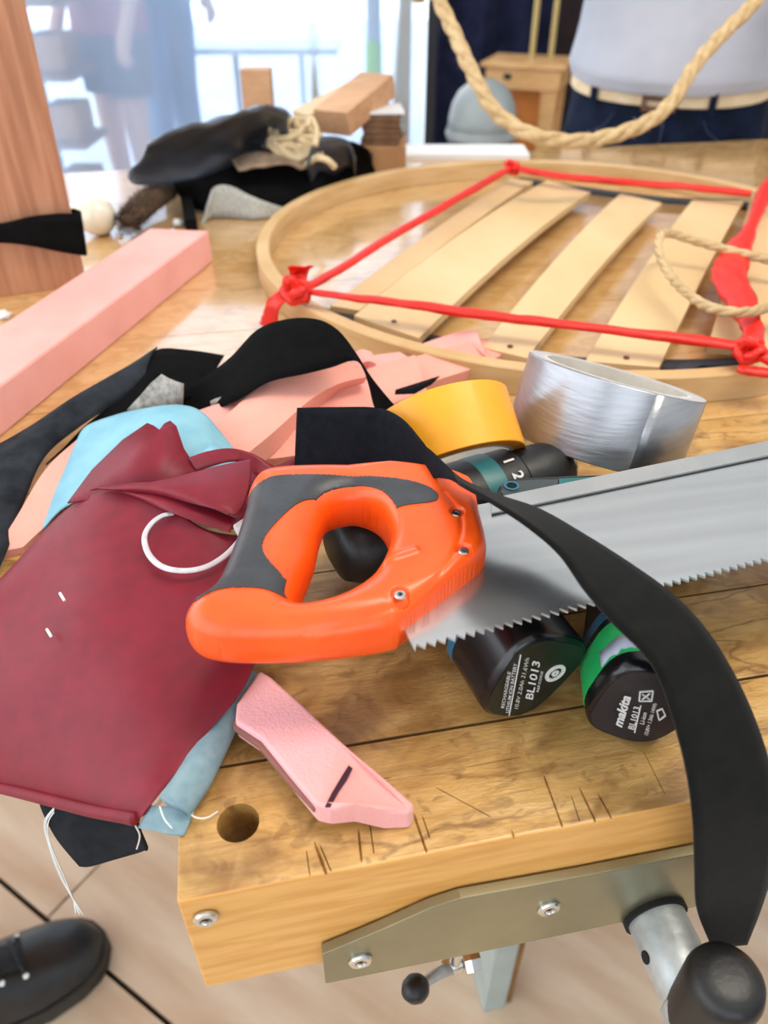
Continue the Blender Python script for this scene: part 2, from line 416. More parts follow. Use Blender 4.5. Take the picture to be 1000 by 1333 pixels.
fl = MB().box((0.5, 3.0, -0.03), (16, 14, 0.04)).build('floor', 'floor_dark', kind='structure', label='pale plywood floor of large sheets with dark gaps')
O = P(60, 1197, -ZT); e1 = (P(220, 1333, -ZT)-O); e1.z = 0; e1.normalize(); e2 = Vector((-e1.y, e1.x, 0))
rotf = Matrix((e1, e2, Vector((0, 0, 1)))).transposed()
pw, pd_ = 1.25, 0.9
panel_me = None
for i in range(-4, 5):
    for j in range(-3, 6):
        sh = 0.0 if j >= 0 else 0.52
        c = O + e1*((i+0.5)*pw + sh) + e2*((j+0.5)*pd_)
        if not (-4 < c.x < 5.5 and -1.5 < c.y < 4.2): continue
        b = bpy.data.objects.new('floor_panel', panel_me) if panel_me else MB().box((0, 0, -0.009), (pw-0.004, pd_-0.007, 0.018)).build('floor_panel', 'floor_wood', fl)
        if panel_me: COL.objects.link(b); b.parent = fl
        else:
            panel_me = b.data
            for v in panel_me.vertices: v.co += Vector(fl.location)      # centre the shared sheet on its own origin
        b.location = c - Vector(fl.location); b.location.z = 0.0 - fl.location.z
        b.rotation_euler = (0, 0, math.atan2(e1.y, e1.x))
# paved terrace outside, beyond the plastic sheet
MB().box((-0.5, 8.6, -0.005), (20, 9.0, 0.02)).build('terrace', 'terrace', kind='structure')

# ------------------------------------------------------------------ workbench
bench = thing('workbench', (XB+0.7, 0.7, 0), 'worn yellow wooden workbench with knife-scarred top, holding the saw and slatted hoop', 'workbench')
crack = P(560, 952, 0).y
YTB = P(0, 800, 0).y                                          # beyond this line the top runs on to the left
edges = [YB, crack, crack + (YTB-crack)/2, YTB]
while edges[-1] < YFAR-0.06: edges.append(min(edges[-1]+random.uniform(0.098, 0.125), YFAR))
edges[-1] = YFAR
XR = XB + 1.5
XL = -1.3
for i in range(len(edges)-1):
    y0, y1 = edges[i], edges[i+1]
    th = TH if i == 0 else 0.05
    xl = XB if i < 3 else XL
    mb = MB().box(((xl+XR)/2, (y0+y1)/2, ZT-th/2), (XR-xl, y1-y0-(0.0008 if i < 3 else 0.0003), th))
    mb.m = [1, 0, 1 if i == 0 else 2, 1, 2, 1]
    pl = mb.build('plank', ['bench_top' if i < 4 else 'table_top', 'bench_side', 'bench_under'], bench, bevel=0.0011 if i == 0 else 0.0004, seg=3)
    if i == 0:
        apply_mods(pl)
        # dog hole, chisel cuts and gouges cut for real into the front plank
        cm = MB()
        hc = P(310, 1071, 0)
        cm.lathe(hc + V(0, 0, -0.09), (0, 0, 1), [(0.0083, 0), (0.0083, 0.12)], 32)
        cuts = [((398, 1100), (404, 1143), .0006), ((408, 1092), (426, 1140), .0016), ((414, 1094), (432, 1136), .0008), ((466, 1075), (471, 1122), .0012), ((480, 1060), (487, 1112), .0007),
                ((537, 1054), (556, 1110), .0013), ((548, 1056), (560, 1092), .0007), ((706, 1003), (733, 1078), .001), ((752, 1020), (777, 1072), .0012), ((776, 1028), (798, 1068), .0010),
                ((742, 1030), (755, 1070), .0006), ((562, 1022), (640, 1064), .0007), ((836, 974), (866, 1034), .0006), ((600, 1000), (680, 985), .0005), ((455, 1020), (510, 1012), .0006), ((665, 1076), (672, 1098), .0014)]
        for (a, b, w) in cuts:
            A, B = P(*a, 0), P(*b, 0); d = (B-A).normalized(); s = Vector((-d.y, d.x, 0))
            w *= 0.7; dz = V(0, 0, 0.0008+w)
            cm.add([A-d*.001+V(0, 0, .001), A+s*w+d*.003+V(0, 0, .001), B+s*w+V(0, 0, .001), B+d*.002+V(0, 0, .001), B-s*w+V(0, 0, .001), A-s*w+d*.003+V(0, 0, .001), (A+d*.004)-dz, B-d*.002-dz],
                   [(0, 1, 2, 3, 4, 5), (0, 6, 1), (1, 6, 7, 2), (2, 7, 3), (3, 7, 4), (4, 7, 6, 5), (5, 6, 0)])
        cut = cm.build('cut', 'cut_wood', bench)
        bo = pl.modifiers.new('cut', 'BOOLEAN'); bo.object = cut; bo.operation = 'DIFFERENCE'; bo.solver = 'EXACT'; bo.use_self = True
        apply_mods(pl); bpy.data.objects.remove(cut); print('PLANK', len(pl.data.polygons))
# frame under the top, legs
MB().box(((XB+XR)/2, (YB+YFAR)/2+0.06, ZT-0.105), (XR-XB-0.5, YFAR-YB-0.3, 0.10)).build('under_frame', 'bench_under', bench)
legc = PY(652, 1275, YB+0.22)
for x, y, mm in ((legc.x, YB+0.255, 'leg_grey'), (XR-0.1, YB+0.12, 'leg_grey'), (legc.x, YFAR-0.15, 'leg_grey'), (XR-0.1, YFAR-0.15, 'leg_grey')):
    MB().box((x, y, 0.38), (0.030, 0.07, 0.76)).build('leg', mm, bench, bevel=0.002)
MB().box((legc.x+0.020, YB+0.255, 0.38), (0.010, 0.06, 0.76)).build('leg_edging', 'bench_under', bench)
MB().box((legc.x-0.0155, YB+0.2185, 0.62), (0.004, 0.004, 0.10)).build('edge_tape', 'lime', bench)
screw('screw', PY(268, 1194, YB-0.0003), (0, -1, 0), 0.0048, bench)

for y in (YTB+0.25, YFAR-0.08): MB().box((XL+0.08, y, 0.40), (0.07, 0.07, 0.80)).build('leg', 'bench_under', bench, bevel=0.003)

# ------------------------------------------------------------------ bench vise: plate, screw boss, head, sliding bar with black caps
yp = YB - 0.0005
vise = thing('bench_vise', PY(840, 1190, yp), 'steel bench vise with grey plate and pipe fixed to the bench front', 'vise')
outline = [(420, 1243), (424, 1281), (640, 1237), (830, 1197), (1060, 1148), (1060, 1086), (905, 1112), (760, 1141), (600, 1170), (560, 1183), (500, 1210), (450, 1231)]
MB().prism([PY(x, y, yp-0.0045) for x, y in outline], (0, 0.0045, 0)).build('mounting_plate', 'plate_steel', vise, bevel=0.0005)
for p in ((469, 1249), (714, 1181)): screw('screw', PY(*p, yp-0.0046), (0, -1, 0), 0.0052, vise)
pc = PY(851, 1188, yp-0.004); R1 = 0.0135
MB().lathe(pc, (0, -1, 0), [(R1*1.12, 0), (R1*1.12, 0.003), (R1*0.9, 0.0032)], 36).build('socket_ring', 'dark_hole', vise, smooth=40)
MB().lathe(pc, (0, -1, 0), [(R1*0.96, 0.0), (R1, 0.003), (R1, 0.0335), (R1*0.97, 0.035)], 40).build('screw_boss', 'galv', vise, smooth=40)
hd = pc + V(0, -0.035, 0)
MB().lathe(hd, (0, -1, 0), [(R1*0.97, 0), (R1*1.14, 0.002), (R1*1.18, 0.006), (R1*1.18, 0.030), (R1*1.0, 0.034)], 40).build('screw_head', 'galv', vise, smooth=40)
MB().lathe(pc + V(-R1*0.93, -0.018, 0.002), (-1, 0, 0.2), [(0.0028, 0), (0.0028, 0.0012), (0.0016, 0.0013)], 12).build('set_screw', 'dark_hole', vise, smooth=40)
bx_, by_ = P(950, 1270, -0.040).x, P(950, 1270, -0.040).y
hb = Vector((bx_, by_, ZT-0.040))
MB().tube([hb + V(0, 0, -0.01), hb + V(-0.002, 0, -0.20)], 0.006, 16).build('sliding_bar', 'galv', vise, smooth=True)
bar_arm = MB().tube([hd + V(0.004, -0.018, 0), Vector((bx_, by_, hd.z))], 0.010, 16).build('bar_eye', 'galv', vise, smooth=40)
cap = [(0.0130, -0.046), (0.0150, -0.044), (0.0152, -0.008), (0.0140, -0.003), (0.0110, -0.0006), (0.006, 0.0003), (0.0001, 0.0005)]
MB().lathe(hb, (0, 0, 1), cap, 36).build('end_cap', 'black_plastic', vise, smooth=40)
MB().lathe(hb + V(-0.002, 0, -0.2), (0, 0, -1), [(0.0130, -0.03), (0.015, -0.028), (0.015, -0.006), (0.011, 0), (0.0001, 0.001)], 28).build('end_cap', 'black_plastic', vise, smooth=40)

# small clamp lever under the bench
cl = PY(592, 1258, YB+0.045)
clamp = thing('clamp_lever', cl, 'small steel clamp lever with black ball knob below the bench edge', 'clamp')
k = PY(541, 1287, YB+0.03)
MB().lathe(cl + V(0, 0, 0.004), (1, 0, 0.1), [(0.005, -0.008), (0.0055, -0.007), (0.0055, 0.004), (0.004, 0.005)], 12).build('nut', 'screw_steel', clamp, smooth=30)
MB().lathe(cl + V(0.010, 0, 0.002), (1, 0, 0.1), [(0.007, -0.004), (0.0075, 0), (0.006, 0.006)], 6).build('bolt', 'screw_steel', clamp)
MB().lathe(cl + V(0, 0, 0), (0, 0, 1), [(0.004, -0.004), (0.004, 0.09)], 12).build('stud', 'screw_steel', clamp, smooth=40)
MB().tube([cl, cl.lerp(k, 0.5) + V(0, 0, 0.003), k], [0.004, 0.0034, 0.003], 12).build('lever', 'galv', clamp, smooth=True)
MB().lathe(k, (k-cl), [(0.0001, -0.0085), (0.004, -0.0078), (0.007, -0.004), (0.008, 0), (0.007, 0.004), (0.004, 0.0078), (0.0001, 0.0085)], 20).build('knob', 'black_plastic', clamp, smooth=True)

# ------------------------------------------------------------------ hand saw
ZS = 0.080                                # upper face of the handle above the bench
HT = 0.029                                # handle thickness
saw = thing('hand_saw', P(430, 740, ZS-HT), 'back saw with orange plastic handle, grey rubber grip and steel blade', 'saw')
def xy(pts, z, per=6, closed=True):
    w = [P(x, y, z) for x, y in pts]; w = [(p.x, p.y) for p in w]
    if not closed: return np.array([c for c in cr(w, per)])
    n = len(w); out = []
    ext = [w[-1]] + w + w[:2]
    for i in range(1, n+1):
        p0, p1, p2, p3 = [np.array(ext[k]) for k in (i-1, i, i+1, i+2)]
        for k in range(per):
            t = k/per; out.append(0.5*((2*p1)+(-p0+p2)*t+(2*p0-5*p1+4*p2-p3)*t*t+(-p0+3*p1-3*p2+p3)*t**3))
    return np.array(out)
zm = ZS - HT/2                            # the outline is taken at the handle's parting line
out_px = [(321, 676), (325, 652), (338, 634), (372, 626), (440, 624), (520, 628), (578, 637), (603, 645), (615, 655), (622, 690), (630, 724), (627, 742), (590, 774), (531, 817), (515, 830), (470, 839), (400, 846), (330, 848), (285, 846), (255, 838), (243, 822), (252, 802), (283, 776), (305, 726)]
hole_px = [(430, 675), (462, 667), (488, 675), (503, 694), (508, 718), (500, 742), (480, 768), (450, 788), (418, 799), (392, 802), (388, 792), (397, 765), (409, 735), (417, 700)]
OUT, HOL = xy(out_px, zm), xy(hole_px, zm)
def inside(pts, poly):
    x, y = pts[:, 0], pts[:, 1]; r = np.zeros(len(pts), bool); n = len(poly); j = n-1
    for i in range(n):
        xi, yi = poly[i]; xj, yj = poly[j]
        c = ((yi > y) != (yj > y)) & (x < (xj-xi)*(y-yi)/(yj-yi+1e-15)+xi); r ^= c; j = i
    return r
def dist(pts, poly, closed=True):
    best = np.full(len(pts), 9.0); near = np.zeros_like(pts); n = len(poly)
    for i in range(n if closed else n-1):
        a, b = poly[i], poly[(i+1) % n]; d = b-a; t = np.clip(((pts-a) @ d)/(d @ d+1e-18), 0, 1)
        q = a + t[:, None]*d; l = np.hypot(*(pts-q).T); m = l < best; best[m] = l[m]; near[m] = q[m]
    return best, near
h_ = 0.0006
x0, y0 = OUT.min(0)-2*h_; x1, y1 = OUT.max(0)+2*h_
gx, gy = np.arange(x0, x1, h_), np.arange(y0, y1, h_); NX, NY = len(gx), len(gy)
G = np.array([(x, y) for y in gy for x in gx])
ins = inside(G, OUT) & ~inside(G, HOL)
d1, n1 = dist(G, OUT); d2, n2 = dist(G, HOL)
dd = np.minimum(d1, d2); nn = np.where((d1 < d2)[:, None], n1, n2)
sd = np.where(ins, dd, -dd)
keepv = sd > -0.55*h_*1.3
snap = keepv & (sd < 0.5*h_)
Gs = G.copy(); Gs[snap] = nn[snap]; sd2 = np.where(snap, 0, sd)
# rounded section: grip side well rounded, blade boss flatter
bossx = P(540, 720, zm).x
rad = np.where(G[:, 0] > bossx, 0.0045, 0.0125); rad = np.where((G[:, 0] > bossx-0.02) & (G[:, 0] <= bossx), 0.0125-0.008*(G[:, 0]-bossx+0.02)/0.02, rad)
q = np.clip(sd2/rad, 0, 1); prof = np.sqrt(np.clip(1-(1-q)**2, 0, 1))
ef = np.clip((G[:, 0]-bossx+0.02)/0.02, 0, 1)*0.45 + 0.12
H = (HT/2)*(ef + (1-ef)*prof)
groove = xy([(578, 640), (600, 672), (596, 708), (575, 742), (545, 768), (505, 785), (440, 800), (398, 806)], ZS, closed=False)
gd, _ = dist(G, groove, False); H = H - 0.0007*np.exp(-(gd/0.0011)**2)
rib = xy([(502, 728), (540, 716)], ZS, closed=False); gd, _ = dist(G, rib, False); H = H + 0.0018*np.exp(-(gd/0.0018)**2)
bosspts = np.array([[P(x, y, ZS).x, P(x, y, ZS).y] for x, y in ((595, 665), (604, 714), (521, 771))])
for bp_ in bosspts:
    rr = np.hypot(*(G-bp_).T); H = np.where(rr < 0.0034, H-0.0016, H)
GRIP = xy([(296, 690), (280, 745), (252, 785), (284, 777), (330, 775), (371, 782), (390, 786), (379, 765), (353, 742), (343, 722), (352, 700), (384, 668), (414, 653), (450, 652), (486, 658), (506, 672), (530, 667), (568, 661), (562, 646), (520, 633), (440, 628), (372, 628), (342, 634), (324, 640), (304, 655)], ZS-0.004, per=4)
ing = inside(G, GRIP) & (d2 > 0.0042); 
gb, gn = dist(G, GRIP)
idx = -np.ones(NX*NY, int)
cells = []
for j in range(NY-1):
    b = j*NX
    k4 = keepv[b:b+NX-1] & keepv[b+1:b+NX] & keepv[b+NX:b+2*NX-1] & keepv[b+NX+1:b+2*NX]
    for i in np.nonzero(k4)[0]: cells.append((b+i, b+i+1, b+NX+i+1, b+NX+i))
gcs_edge = set()
def shell(cs, top=True, bot=True, off=0.0):
    mb = MB(); mp = {}
    def gv(i, s):
        if (i, s) not in mp:
            mp[(i, s)] = len(mb.v); z = ZT+zm + s*(H[i] + (off if s > 0 else 0)); mb.v.append(Vector((Gs[i, 0], Gs[i, 1], z)))
        return mp[(i, s)]
    ec = {}
    for c in cs:
        if top: mb.f.append([gv(i, 1) for i in c]); mb.m.append(0)
        if bot: mb.f.append([gv(i, -1) for i in c[::-1]]); mb.m.append(0)
        for a, b in zip(c, c[1:]+c[:1]): ec[(a, b)] = 1
    if top and bot:
        for (a, b) in ec:
            if (b, a) not in ec and (a, b) not in gcs_edge: mb.f.append([gv(b, 1), gv(a, 1), gv(a, -1), gv(b, -1)]); mb.m.append(0)
    return mb
gc = [c for c in cells if ing[list(c)].sum() >= 3]
for c in gc:
    for a, b in zip(c, c[1:]+c[:1]): gcs_edge.add((a, b))
shell(cells).build('handle', 'orange', saw, smooth=60, fixn=False)
used_b = ing & (gb < h_*0.7)
# rubber inlay sits just proud of the handle
mb = MB(); mp = {}
def gv2(i, hi):
    if (i, hi) not in mp:
        mp[(i, hi)] = len(mb.v)
        p = gn[i] if gb[i] < 0.75*h_ and not snap[i] else Gs[i]
        if abs(d2[i]-0.0042) < 0.8*h_ and not snap[i]: p = n2[i] + (G[i]-n2[i])/d2[i]*0.0042
        mb.v.append(Vector((p[0], p[1], ZT+zm + (H[i]+0.0005 if hi else (-H[i] if snap[i] else H[i]-0.0008)))))
    return mp[(i, hi)]
ec = {}
for c in gc:
    mb.f.append([gv2(i, 1) for i in c]); mb.m.append(0)
    for a, b in zip(c, c[1:]+c[:1]): ec[(a, b)] = 1
for (a, b) in ec:
    if (b, a) not in ec: mb.f.append([gv2(b, 1), gv2(a, 1), gv2(a, 0), gv2(b, 0)]); mb.m.append(0)
# grip also wraps round the back edge of the handle
mb.build('rubber_grip', 'rubber_grey', saw, smooth=60, fixn=False, label='dark grey rubber inlay')
for bp_ in bosspts: screw('screw', Vector((bp_[0], bp_[1], ZT+ZS-0.0017)), (0, 0, 1), 0.0023, saw)
zb = 0.0655
A, B = P(538, 841, zb), P(1000, 725, zb); d = (B-A); Ltooth = d.length; d.normalize(); nrm = Vector((d.y, -d.x, 0))
LEN = 0.30
teeth = []
pitch = 0.0040; nt = int(LEN/pitch)
for i in range(nt):
    t0 = A + d*(i*pitch); teeth += [t0 + nrm*0.0022, t0 + d*(pitch*0.42) - nrm*0.0006]
sp0, sp1 = P(560, 668, zb), P(1000, 590, zb); ds = (sp1-sp0).normalized()
spR = sp0 + ds*((A + d*LEN - sp0).dot(ds))
blade = teeth + [A + d*LEN, spR, sp0, P(560, 742, zb), P(523, 812, zb)]
bl_ = MB().prism(blade, (0, 0, -0.0011)); bl_.m = [0, 0] + [1]*(len(bl_.f)-2); bl_.build('blade', ['blade_steel', 'tooth_steel'], saw)
q0, q1 = P(640, 652, zb), P(1000, 577, zb); dq = (q1-q0).normalized(); qR = q0 + dq*((spR-q0).dot(dq)+0.0)
r0, r1 = P(640, 671, zb), P(1000, 595.5, zb); dr = (r1-r0).normalized(); rR = r0 + dr*((spR-r0).dot(dr))
MB().prism([x + V(0, 0, 0.0016) for x in (q0, qR, rR, r0)], (0, 0, -0.0042)).build('spine', 'spine_steel', saw)
MB().prism([x + V(0, 0, 0.0003) for x in (r0, rR, rR + nrm*0.0007, r0 + nrm*0.0007)], (0, 0, -0.0005)).build('spine_shade_line', 'frame_black', saw)  # black strip painting the shadow and gap below the spine edge

# ------------------------------------------------------------------ cordless drills lying under the saw
def round_section(w, h, power=3.2, n=36, tri=0.0):
    pts = []
    for k in range(n):
        t = 2*math.pi*k/n; c, s = math.cos(t), math.sin(t)
        x = math.copysign(abs(c)**(2/power), c)*w/2; y = math.copysign(abs(s)**(2/power), s)*h/2
        x *= 1 - tri*(y/(h/2))*0.5
        pts.append((x, y))
    return pts
def sect_loft(stations, e_s, e_u):
    """stations: (centre, w, h, tri)"""
    mb = MB(); rows = []
    for c, w, h, tri in stations: rows.append([Vector(c) + e_s*x + e_u*y for x, y in round_section(w, h, tri=tri)])
    mb.grid(rows, closed=True); n = len(rows[0]); k = (len(rows)-1)*n
    mb.f.append(list(range(n))[::-1]); mb.m.append(0); mb.f.append([k+i for i in range(n)]); mb.m.append(0)
    return mb
def drill(name, label, face, root, w, h, tri, roll, facem, lines, band, tip=None, rear=None, tz=0.03):
    """face: centre of the battery end; root: where the grip meets the motor body"""
    face, root = Vector(face), Vector(root); ax = (face-root).normalized()
    eu = Vector((0, 0, 1)); eu = (eu - ax*eu.dot(ax)).normalized(); es = eu.cross(ax).normalized()
    es_r = es*math.cos(roll) + eu*math.sin(roll); eu_r = eu*math.cos(roll) - es*math.sin(roll)
    t = thing(name, Vector((face.x, face.y, ZT)), label, 'drill', 'cordless drills under the saw')
    Lb = 0.030
    f0 = face - ax*Lb
    bat = sect_loft([(f0, w, h, tri), (face-ax*0.004, w, h, tri), (face-ax*0.0015, w*0.985, h*0.985, tri), (face, w*0.93, h*0.93, tri)], es_r, eu_r).build('battery', 'black_gloss', t, smooth=50)
    sect_loft([(face-ax*0.0003, w*0.90, h*0.90, tri), (face+ax*0.0004, w*0.90, h*0.90, tri)], es_r, eu_r).build('battery_label', facem, bat)
    # raised ribs round the battery shell
    if band:
        sect_loft([(face-ax*0.026, w*1.012, h*1.012, tri), (face-ax*0.008, w*1.012, h*1.012, tri)], es_r, eu_r).build('coloured_band', 'green_tape', bat, smooth=50, label='bright green tape band')
    sect_loft([(f0-ax*0.005, w*1.01, h*1.01, tri), (f0, w*1.01, h*1.01, tri)], es_r, eu_r).build('collar', 'blue_plastic', t, smooth=50)
    g = sect_loft([(f0-ax*0.006, w*0.96, h*0.96, tri), (f0-ax*0.018, w*0.80, h*0.86, tri*0.5), (f0-ax*0.035, w*0.66, h*0.72, 0), (root, w*0.70, h*0.74, 0), (root-ax*0.012, w*0.7, h*0.74, 0)], es_r, eu_r)
    g.build('grip', 'navy_plastic', t, smooth=60)
    for (s, a_, b_, h__, shear, fat) in lines: text_fit(s, a_, b_, h__, face, ax, 'print_white', bat, shear, fat)
    if tip is not None:
        tip, rear = Vector(tip), Vector(rear); a = (tip-rear).normalized(); L = (tip-rear).length; r = 0.0225
        body = [(0.010, 0), (0.018, 0.003), (0.0225, 0.012), (0.0235, 0.03), (0.0235, L-0.078), (0.0225, L-0.062)]
        MB().lathe(rear, a, body, 36).build('motor_housing', 'black_plastic', t, smooth=50)
        MB().lathe(rear, a, [(0.0228, L-0.068), (0.0232, L-0.066), (0.0228, L-0.055)], 36).build('gear_case', 'teal', t, smooth=50)
        ring = MB().lathe(rear, a, [(0.0200, L-0.056), (0.0222, L-0.0545), (0.0215, L-0.040), (0.0195, L-0.0385), (0.018, L-0.038)], 40).build('clutch_ring', 'black_plastic', t, smooth=40)
        MB().lathe(rear, a, [(0.0175, L-0.038), (0.0185, L-0.037), (0.0188, L-0.024), (0.0175, L-0.010), (0.0135, L-0.003), (0.008, L-0.002)], 36).build('chuck', 'black_plastic', t, smooth=40)
        MB().lathe(rear, a, [(0.0105, L-0.004), (0.0100, L+0.001), (0.0075, L+0.003), (0.003, L+0.0032)], 24).build('chuck_nose', 'screw_steel', t, smooth=40)
        # clutch numbers facing up
        nc_ = CAM - (rear + a*(L-0.0475)); nc_ = (nc_ - a*nc_.dot(a)).normalized(); sc_d = nc_.cross(a)      # towards us, downwards
        if sc_d.z > 0: sc_d = -sc_d
        for s, an in (('1', -34), ('2', -8), ('4', 34)):
            an = math.radians(an); nrm_ = nc_*math.cos(an) + sc_d*math.sin(an); xd = sc_d*math.cos(an) - nc_*math.sin(an)
            if xd.cross(a).dot(nrm_) < 0: xd = -xd
            c = rear + a*(L-0.0475) + nrm_*0.0221
            text(s, c - xd*0.0028 - a*0.0032, xd, a, 0.0092, 'print_white', ring, lift=0.0003, fat=0.00025)
    return t, ax, es, eu
def text_fit(s, a, b, h, c, n, m, parent, shear=0.0, fat=0.0, name='printed_text'):
    """print a line of text on the plane (c, n) so that its baseline runs a -> b and its caps are h pixels tall"""
    cu = bpy.data.curves.new('t', 'FONT'); cu.body = s; cu.size = 1.0; cu.shear = shear; cu.offset = fat; cu.resolution_u = 3
    ob = bpy.data.objects.new('t', cu); COL.objects.link(ob)
    dg = bpy.context.evaluated_depsgraph_get(); me = bpy.data.meshes.new_from_object(ob.evaluated_get(dg)); bpy.data.objects.remove(ob)
    xs = [v.co.x for v in me.vertices]; x0_, x1_ = min(xs), max(xs)
    A_ = P_on(*a, c, n); X_ = P_on(*b, c, n)-A_
    dx_, dy_ = b[0]-a[0], b[1]-a[1]; l_ = math.hypot(dx_, dy_); Y_ = P_on(a[0]+dy_/l_*h, a[1]-dx_/l_*h, c, n)-A_
    org = origin(parent)
    for v in me.vertices: q = v.co.copy(); v.co = A_ - org + X_*((q.x-x0_)/(x1_-x0_)) + Y_*(q.y/0.70) + n*0.0009
    me.materials.clear(); me.materials.append(MATS[m])
    t = bpy.data.objects.new(name, me); COL.objects.link(t); t.parent = parent
    return t
def P_on(px, py, c, n):
    d_ = ray(px, py); return CAM + d_*((Vector(c)-CAM).dot(n)/d_.dot(n))

f1 = P(694, 884, 0.0245); rt1 = P(566, 700, 0.027)
ax1 = (f1-rt1).normalized()
lines1 = [('RECHARGEABLE', (655, 920), (664, 873), 4.2, 0, .012), ('LITHIUM ION BATTERY', (661, 926), (672, 862), 4.2, 0, .012), ('10.8V 2.0Ah 21.6Wh', (673, 921), (688, 855), 5, 0, 0), ('BL1013', (692, 909), (702, 860), 9.5, 0, .02), ('REF.CODE', (700, 899), (706, 872), 3, 0, .01)]
dr1, ax, es, eu = drill('cordless_drill', 'teal and black cordless drill lying under the saw, numbered clutch ring showing', f1, rt1, 0.042, 0.049, -0.30, -0.55, 'label_green', lines1, False,
    tip=P(736, 606, 0.027), rear=P(432, 716, 0.027))
bat1 = [c for c in dr1.children if c.name.startswith('battery')][0]
c0 = P_on(722, 875, f1, ax1)
def disc(c, n, r0_, r1_, h0, h1): return MB().lathe(Vector(c), n, [(r0_, h0), (r0_, h1), (r1_, h1), (r1_, h0)], 28, caps=False)
disc(c0, ax1, 0.0032, 0.0050, 0.0004, 0.0009).build('recycling_mark', 'print_white', bat1)
disc(c0, ax1, 0.0006, 0.0018, 0.0004, 0.0009).build('recycling_mark', 'print_white', bat1)
ln = (P_on(677, 851, f1, ax1), P_on(662, 930, f1, ax1))
def stroke(a, b, w, n, parent, m='print_white', name='printed_line'):
    a, b = Vector(a), Vector(b); d_ = (b-a).normalized(); s = d_.cross(n).normalized()*w
    MB().prism([p + n*0.0009 for p in (a-s, b-s, b+s, a+s)], n*(-0.0006)).build(name, m, parent)
stroke(ln[0], ln[1], 0.00016, ax1, bat1)

f2 = P(838, 922, 0.0240); rt2 = P(800, 722, 0.026)
ax2 = (f2-rt2).normalized()
lines2 = [('makita', (809, 945), (821, 905), 12, 0.2, .035), ('BL1013', (825, 948), (833, 919), 8, 0, .015), ('Li-ion', (838, 941), (842, 926), 6, 0, .01), ('10.8V= 1.3Ah 14Wh', (843, 955), (855, 914), 5, 0, .01)]
dr2, ax, es, eu = drill('cordless_drill', 'cordless driver lying under the blade, green band round its battery', f2, rt2, 0.042, 0.047, -0.22, -0.35, 'label_face', lines2, True,
    tip=P(935, 652, 0.026), rear=P(722, 712, 0.026))
bat2 = [c for c in dr2.children if c.name.startswith('battery')][0]
stroke(P_on(834, 917, f2, ax2), P_on(826, 952, f2, ax2), 0.0002, ax2, bat2)
for a, b in (((833, 899), (850, 898)), ((850, 898), (848, 911)), ((848, 911), (832, 911)), ((832, 911), (833, 899)), ((836, 902), (846, 909)), ((846, 901), (836, 909)), ((855, 924), (862, 921)), ((862, 921), (866, 930)), ((866, 930), (858, 936)), ((858, 936), (855, 924))):
    stroke(P_on(*a, f2, ax2), P_on(*b, f2, ax2), 0.00025, ax2, bat2, name='printed_mark')
# torn grey patch on the green band
eu2 = (Vector((0, 0, 1)) - ax2*ax2.z).normalized(); es2 = eu2.cross(ax2)
rows = []
for s_ in (0.009, 0.016):
    row = []
    for k in range(13):
        t_ = math.radians(95 + k*6.5); r_ = round_section(0.042*1.02, 0.047*1.02, n=360, tri=-0.22)
        x, y = r_[int(math.degrees(t_)) % 360]; esr = es2*math.cos(-0.35)+eu2*math.sin(-0.35); eur = eu2*math.cos(-0.35)-es2*math.sin(-0.35)
        row.append(f2 - ax2*(s_ + (0.003*noise.noise(Vector((k*0.7, s_*300, 0))))) + esr*x + eur*y)
    rows.append(row)
MB().grid(rows).build('torn_patch', 'grey_tape_patch', bat2, smooth=True, solid=0.0003)

# flat multitool handle with a hanging hole
kn = thing('folding_knife', P(700, 634, 0.035), 'flat teal-grey knife handle with a hanging hole between drill and saw', 'knife')
ko = [(647, 641), (650, 632), (662, 624), (680, 621), (740, 619), (800, 617), (860, 612), (862, 620), (800, 628), (720, 640), (690, 648), (655, 652)]
MB().prism([P(x, y, 0.052) for x, y in ko], (0, 0, -0.008)).build('handle', 'black_gloss', kn, bevel=0.001)
MB().prism([P(x, y, 0.0526) for x, y in [(652, 640), (656, 632), (668, 626), (700, 624), (728, 624), (725, 634), (690, 643), (658, 648)]], (0, 0, -0.001)).build('scale', 'bin_dark', kn, bevel=0.0003)
MB().prism([P(x, y, 0.0530) for x, y in [(728, 623), (770, 621), (772, 625), (728, 631)]], (0, 0, -0.001)).build('inlay', 'teal', kn)
kc = P(666, 633, 0.0527)
MB().lathe(kc, (0, 0, 1), [(0.0040, 0), (0.0040, 0.0006), (0.0027, 0.0006), (0.0027, 0)], 24, caps=False).build('hole_rim', 'blue_plastic', kn, smooth=40)
MB().lathe(kc, (0, 0, 1), [(0.0027, 0.0), (0.0027, 0.00015)], 24).build('hole', 'dark_hole', kn)

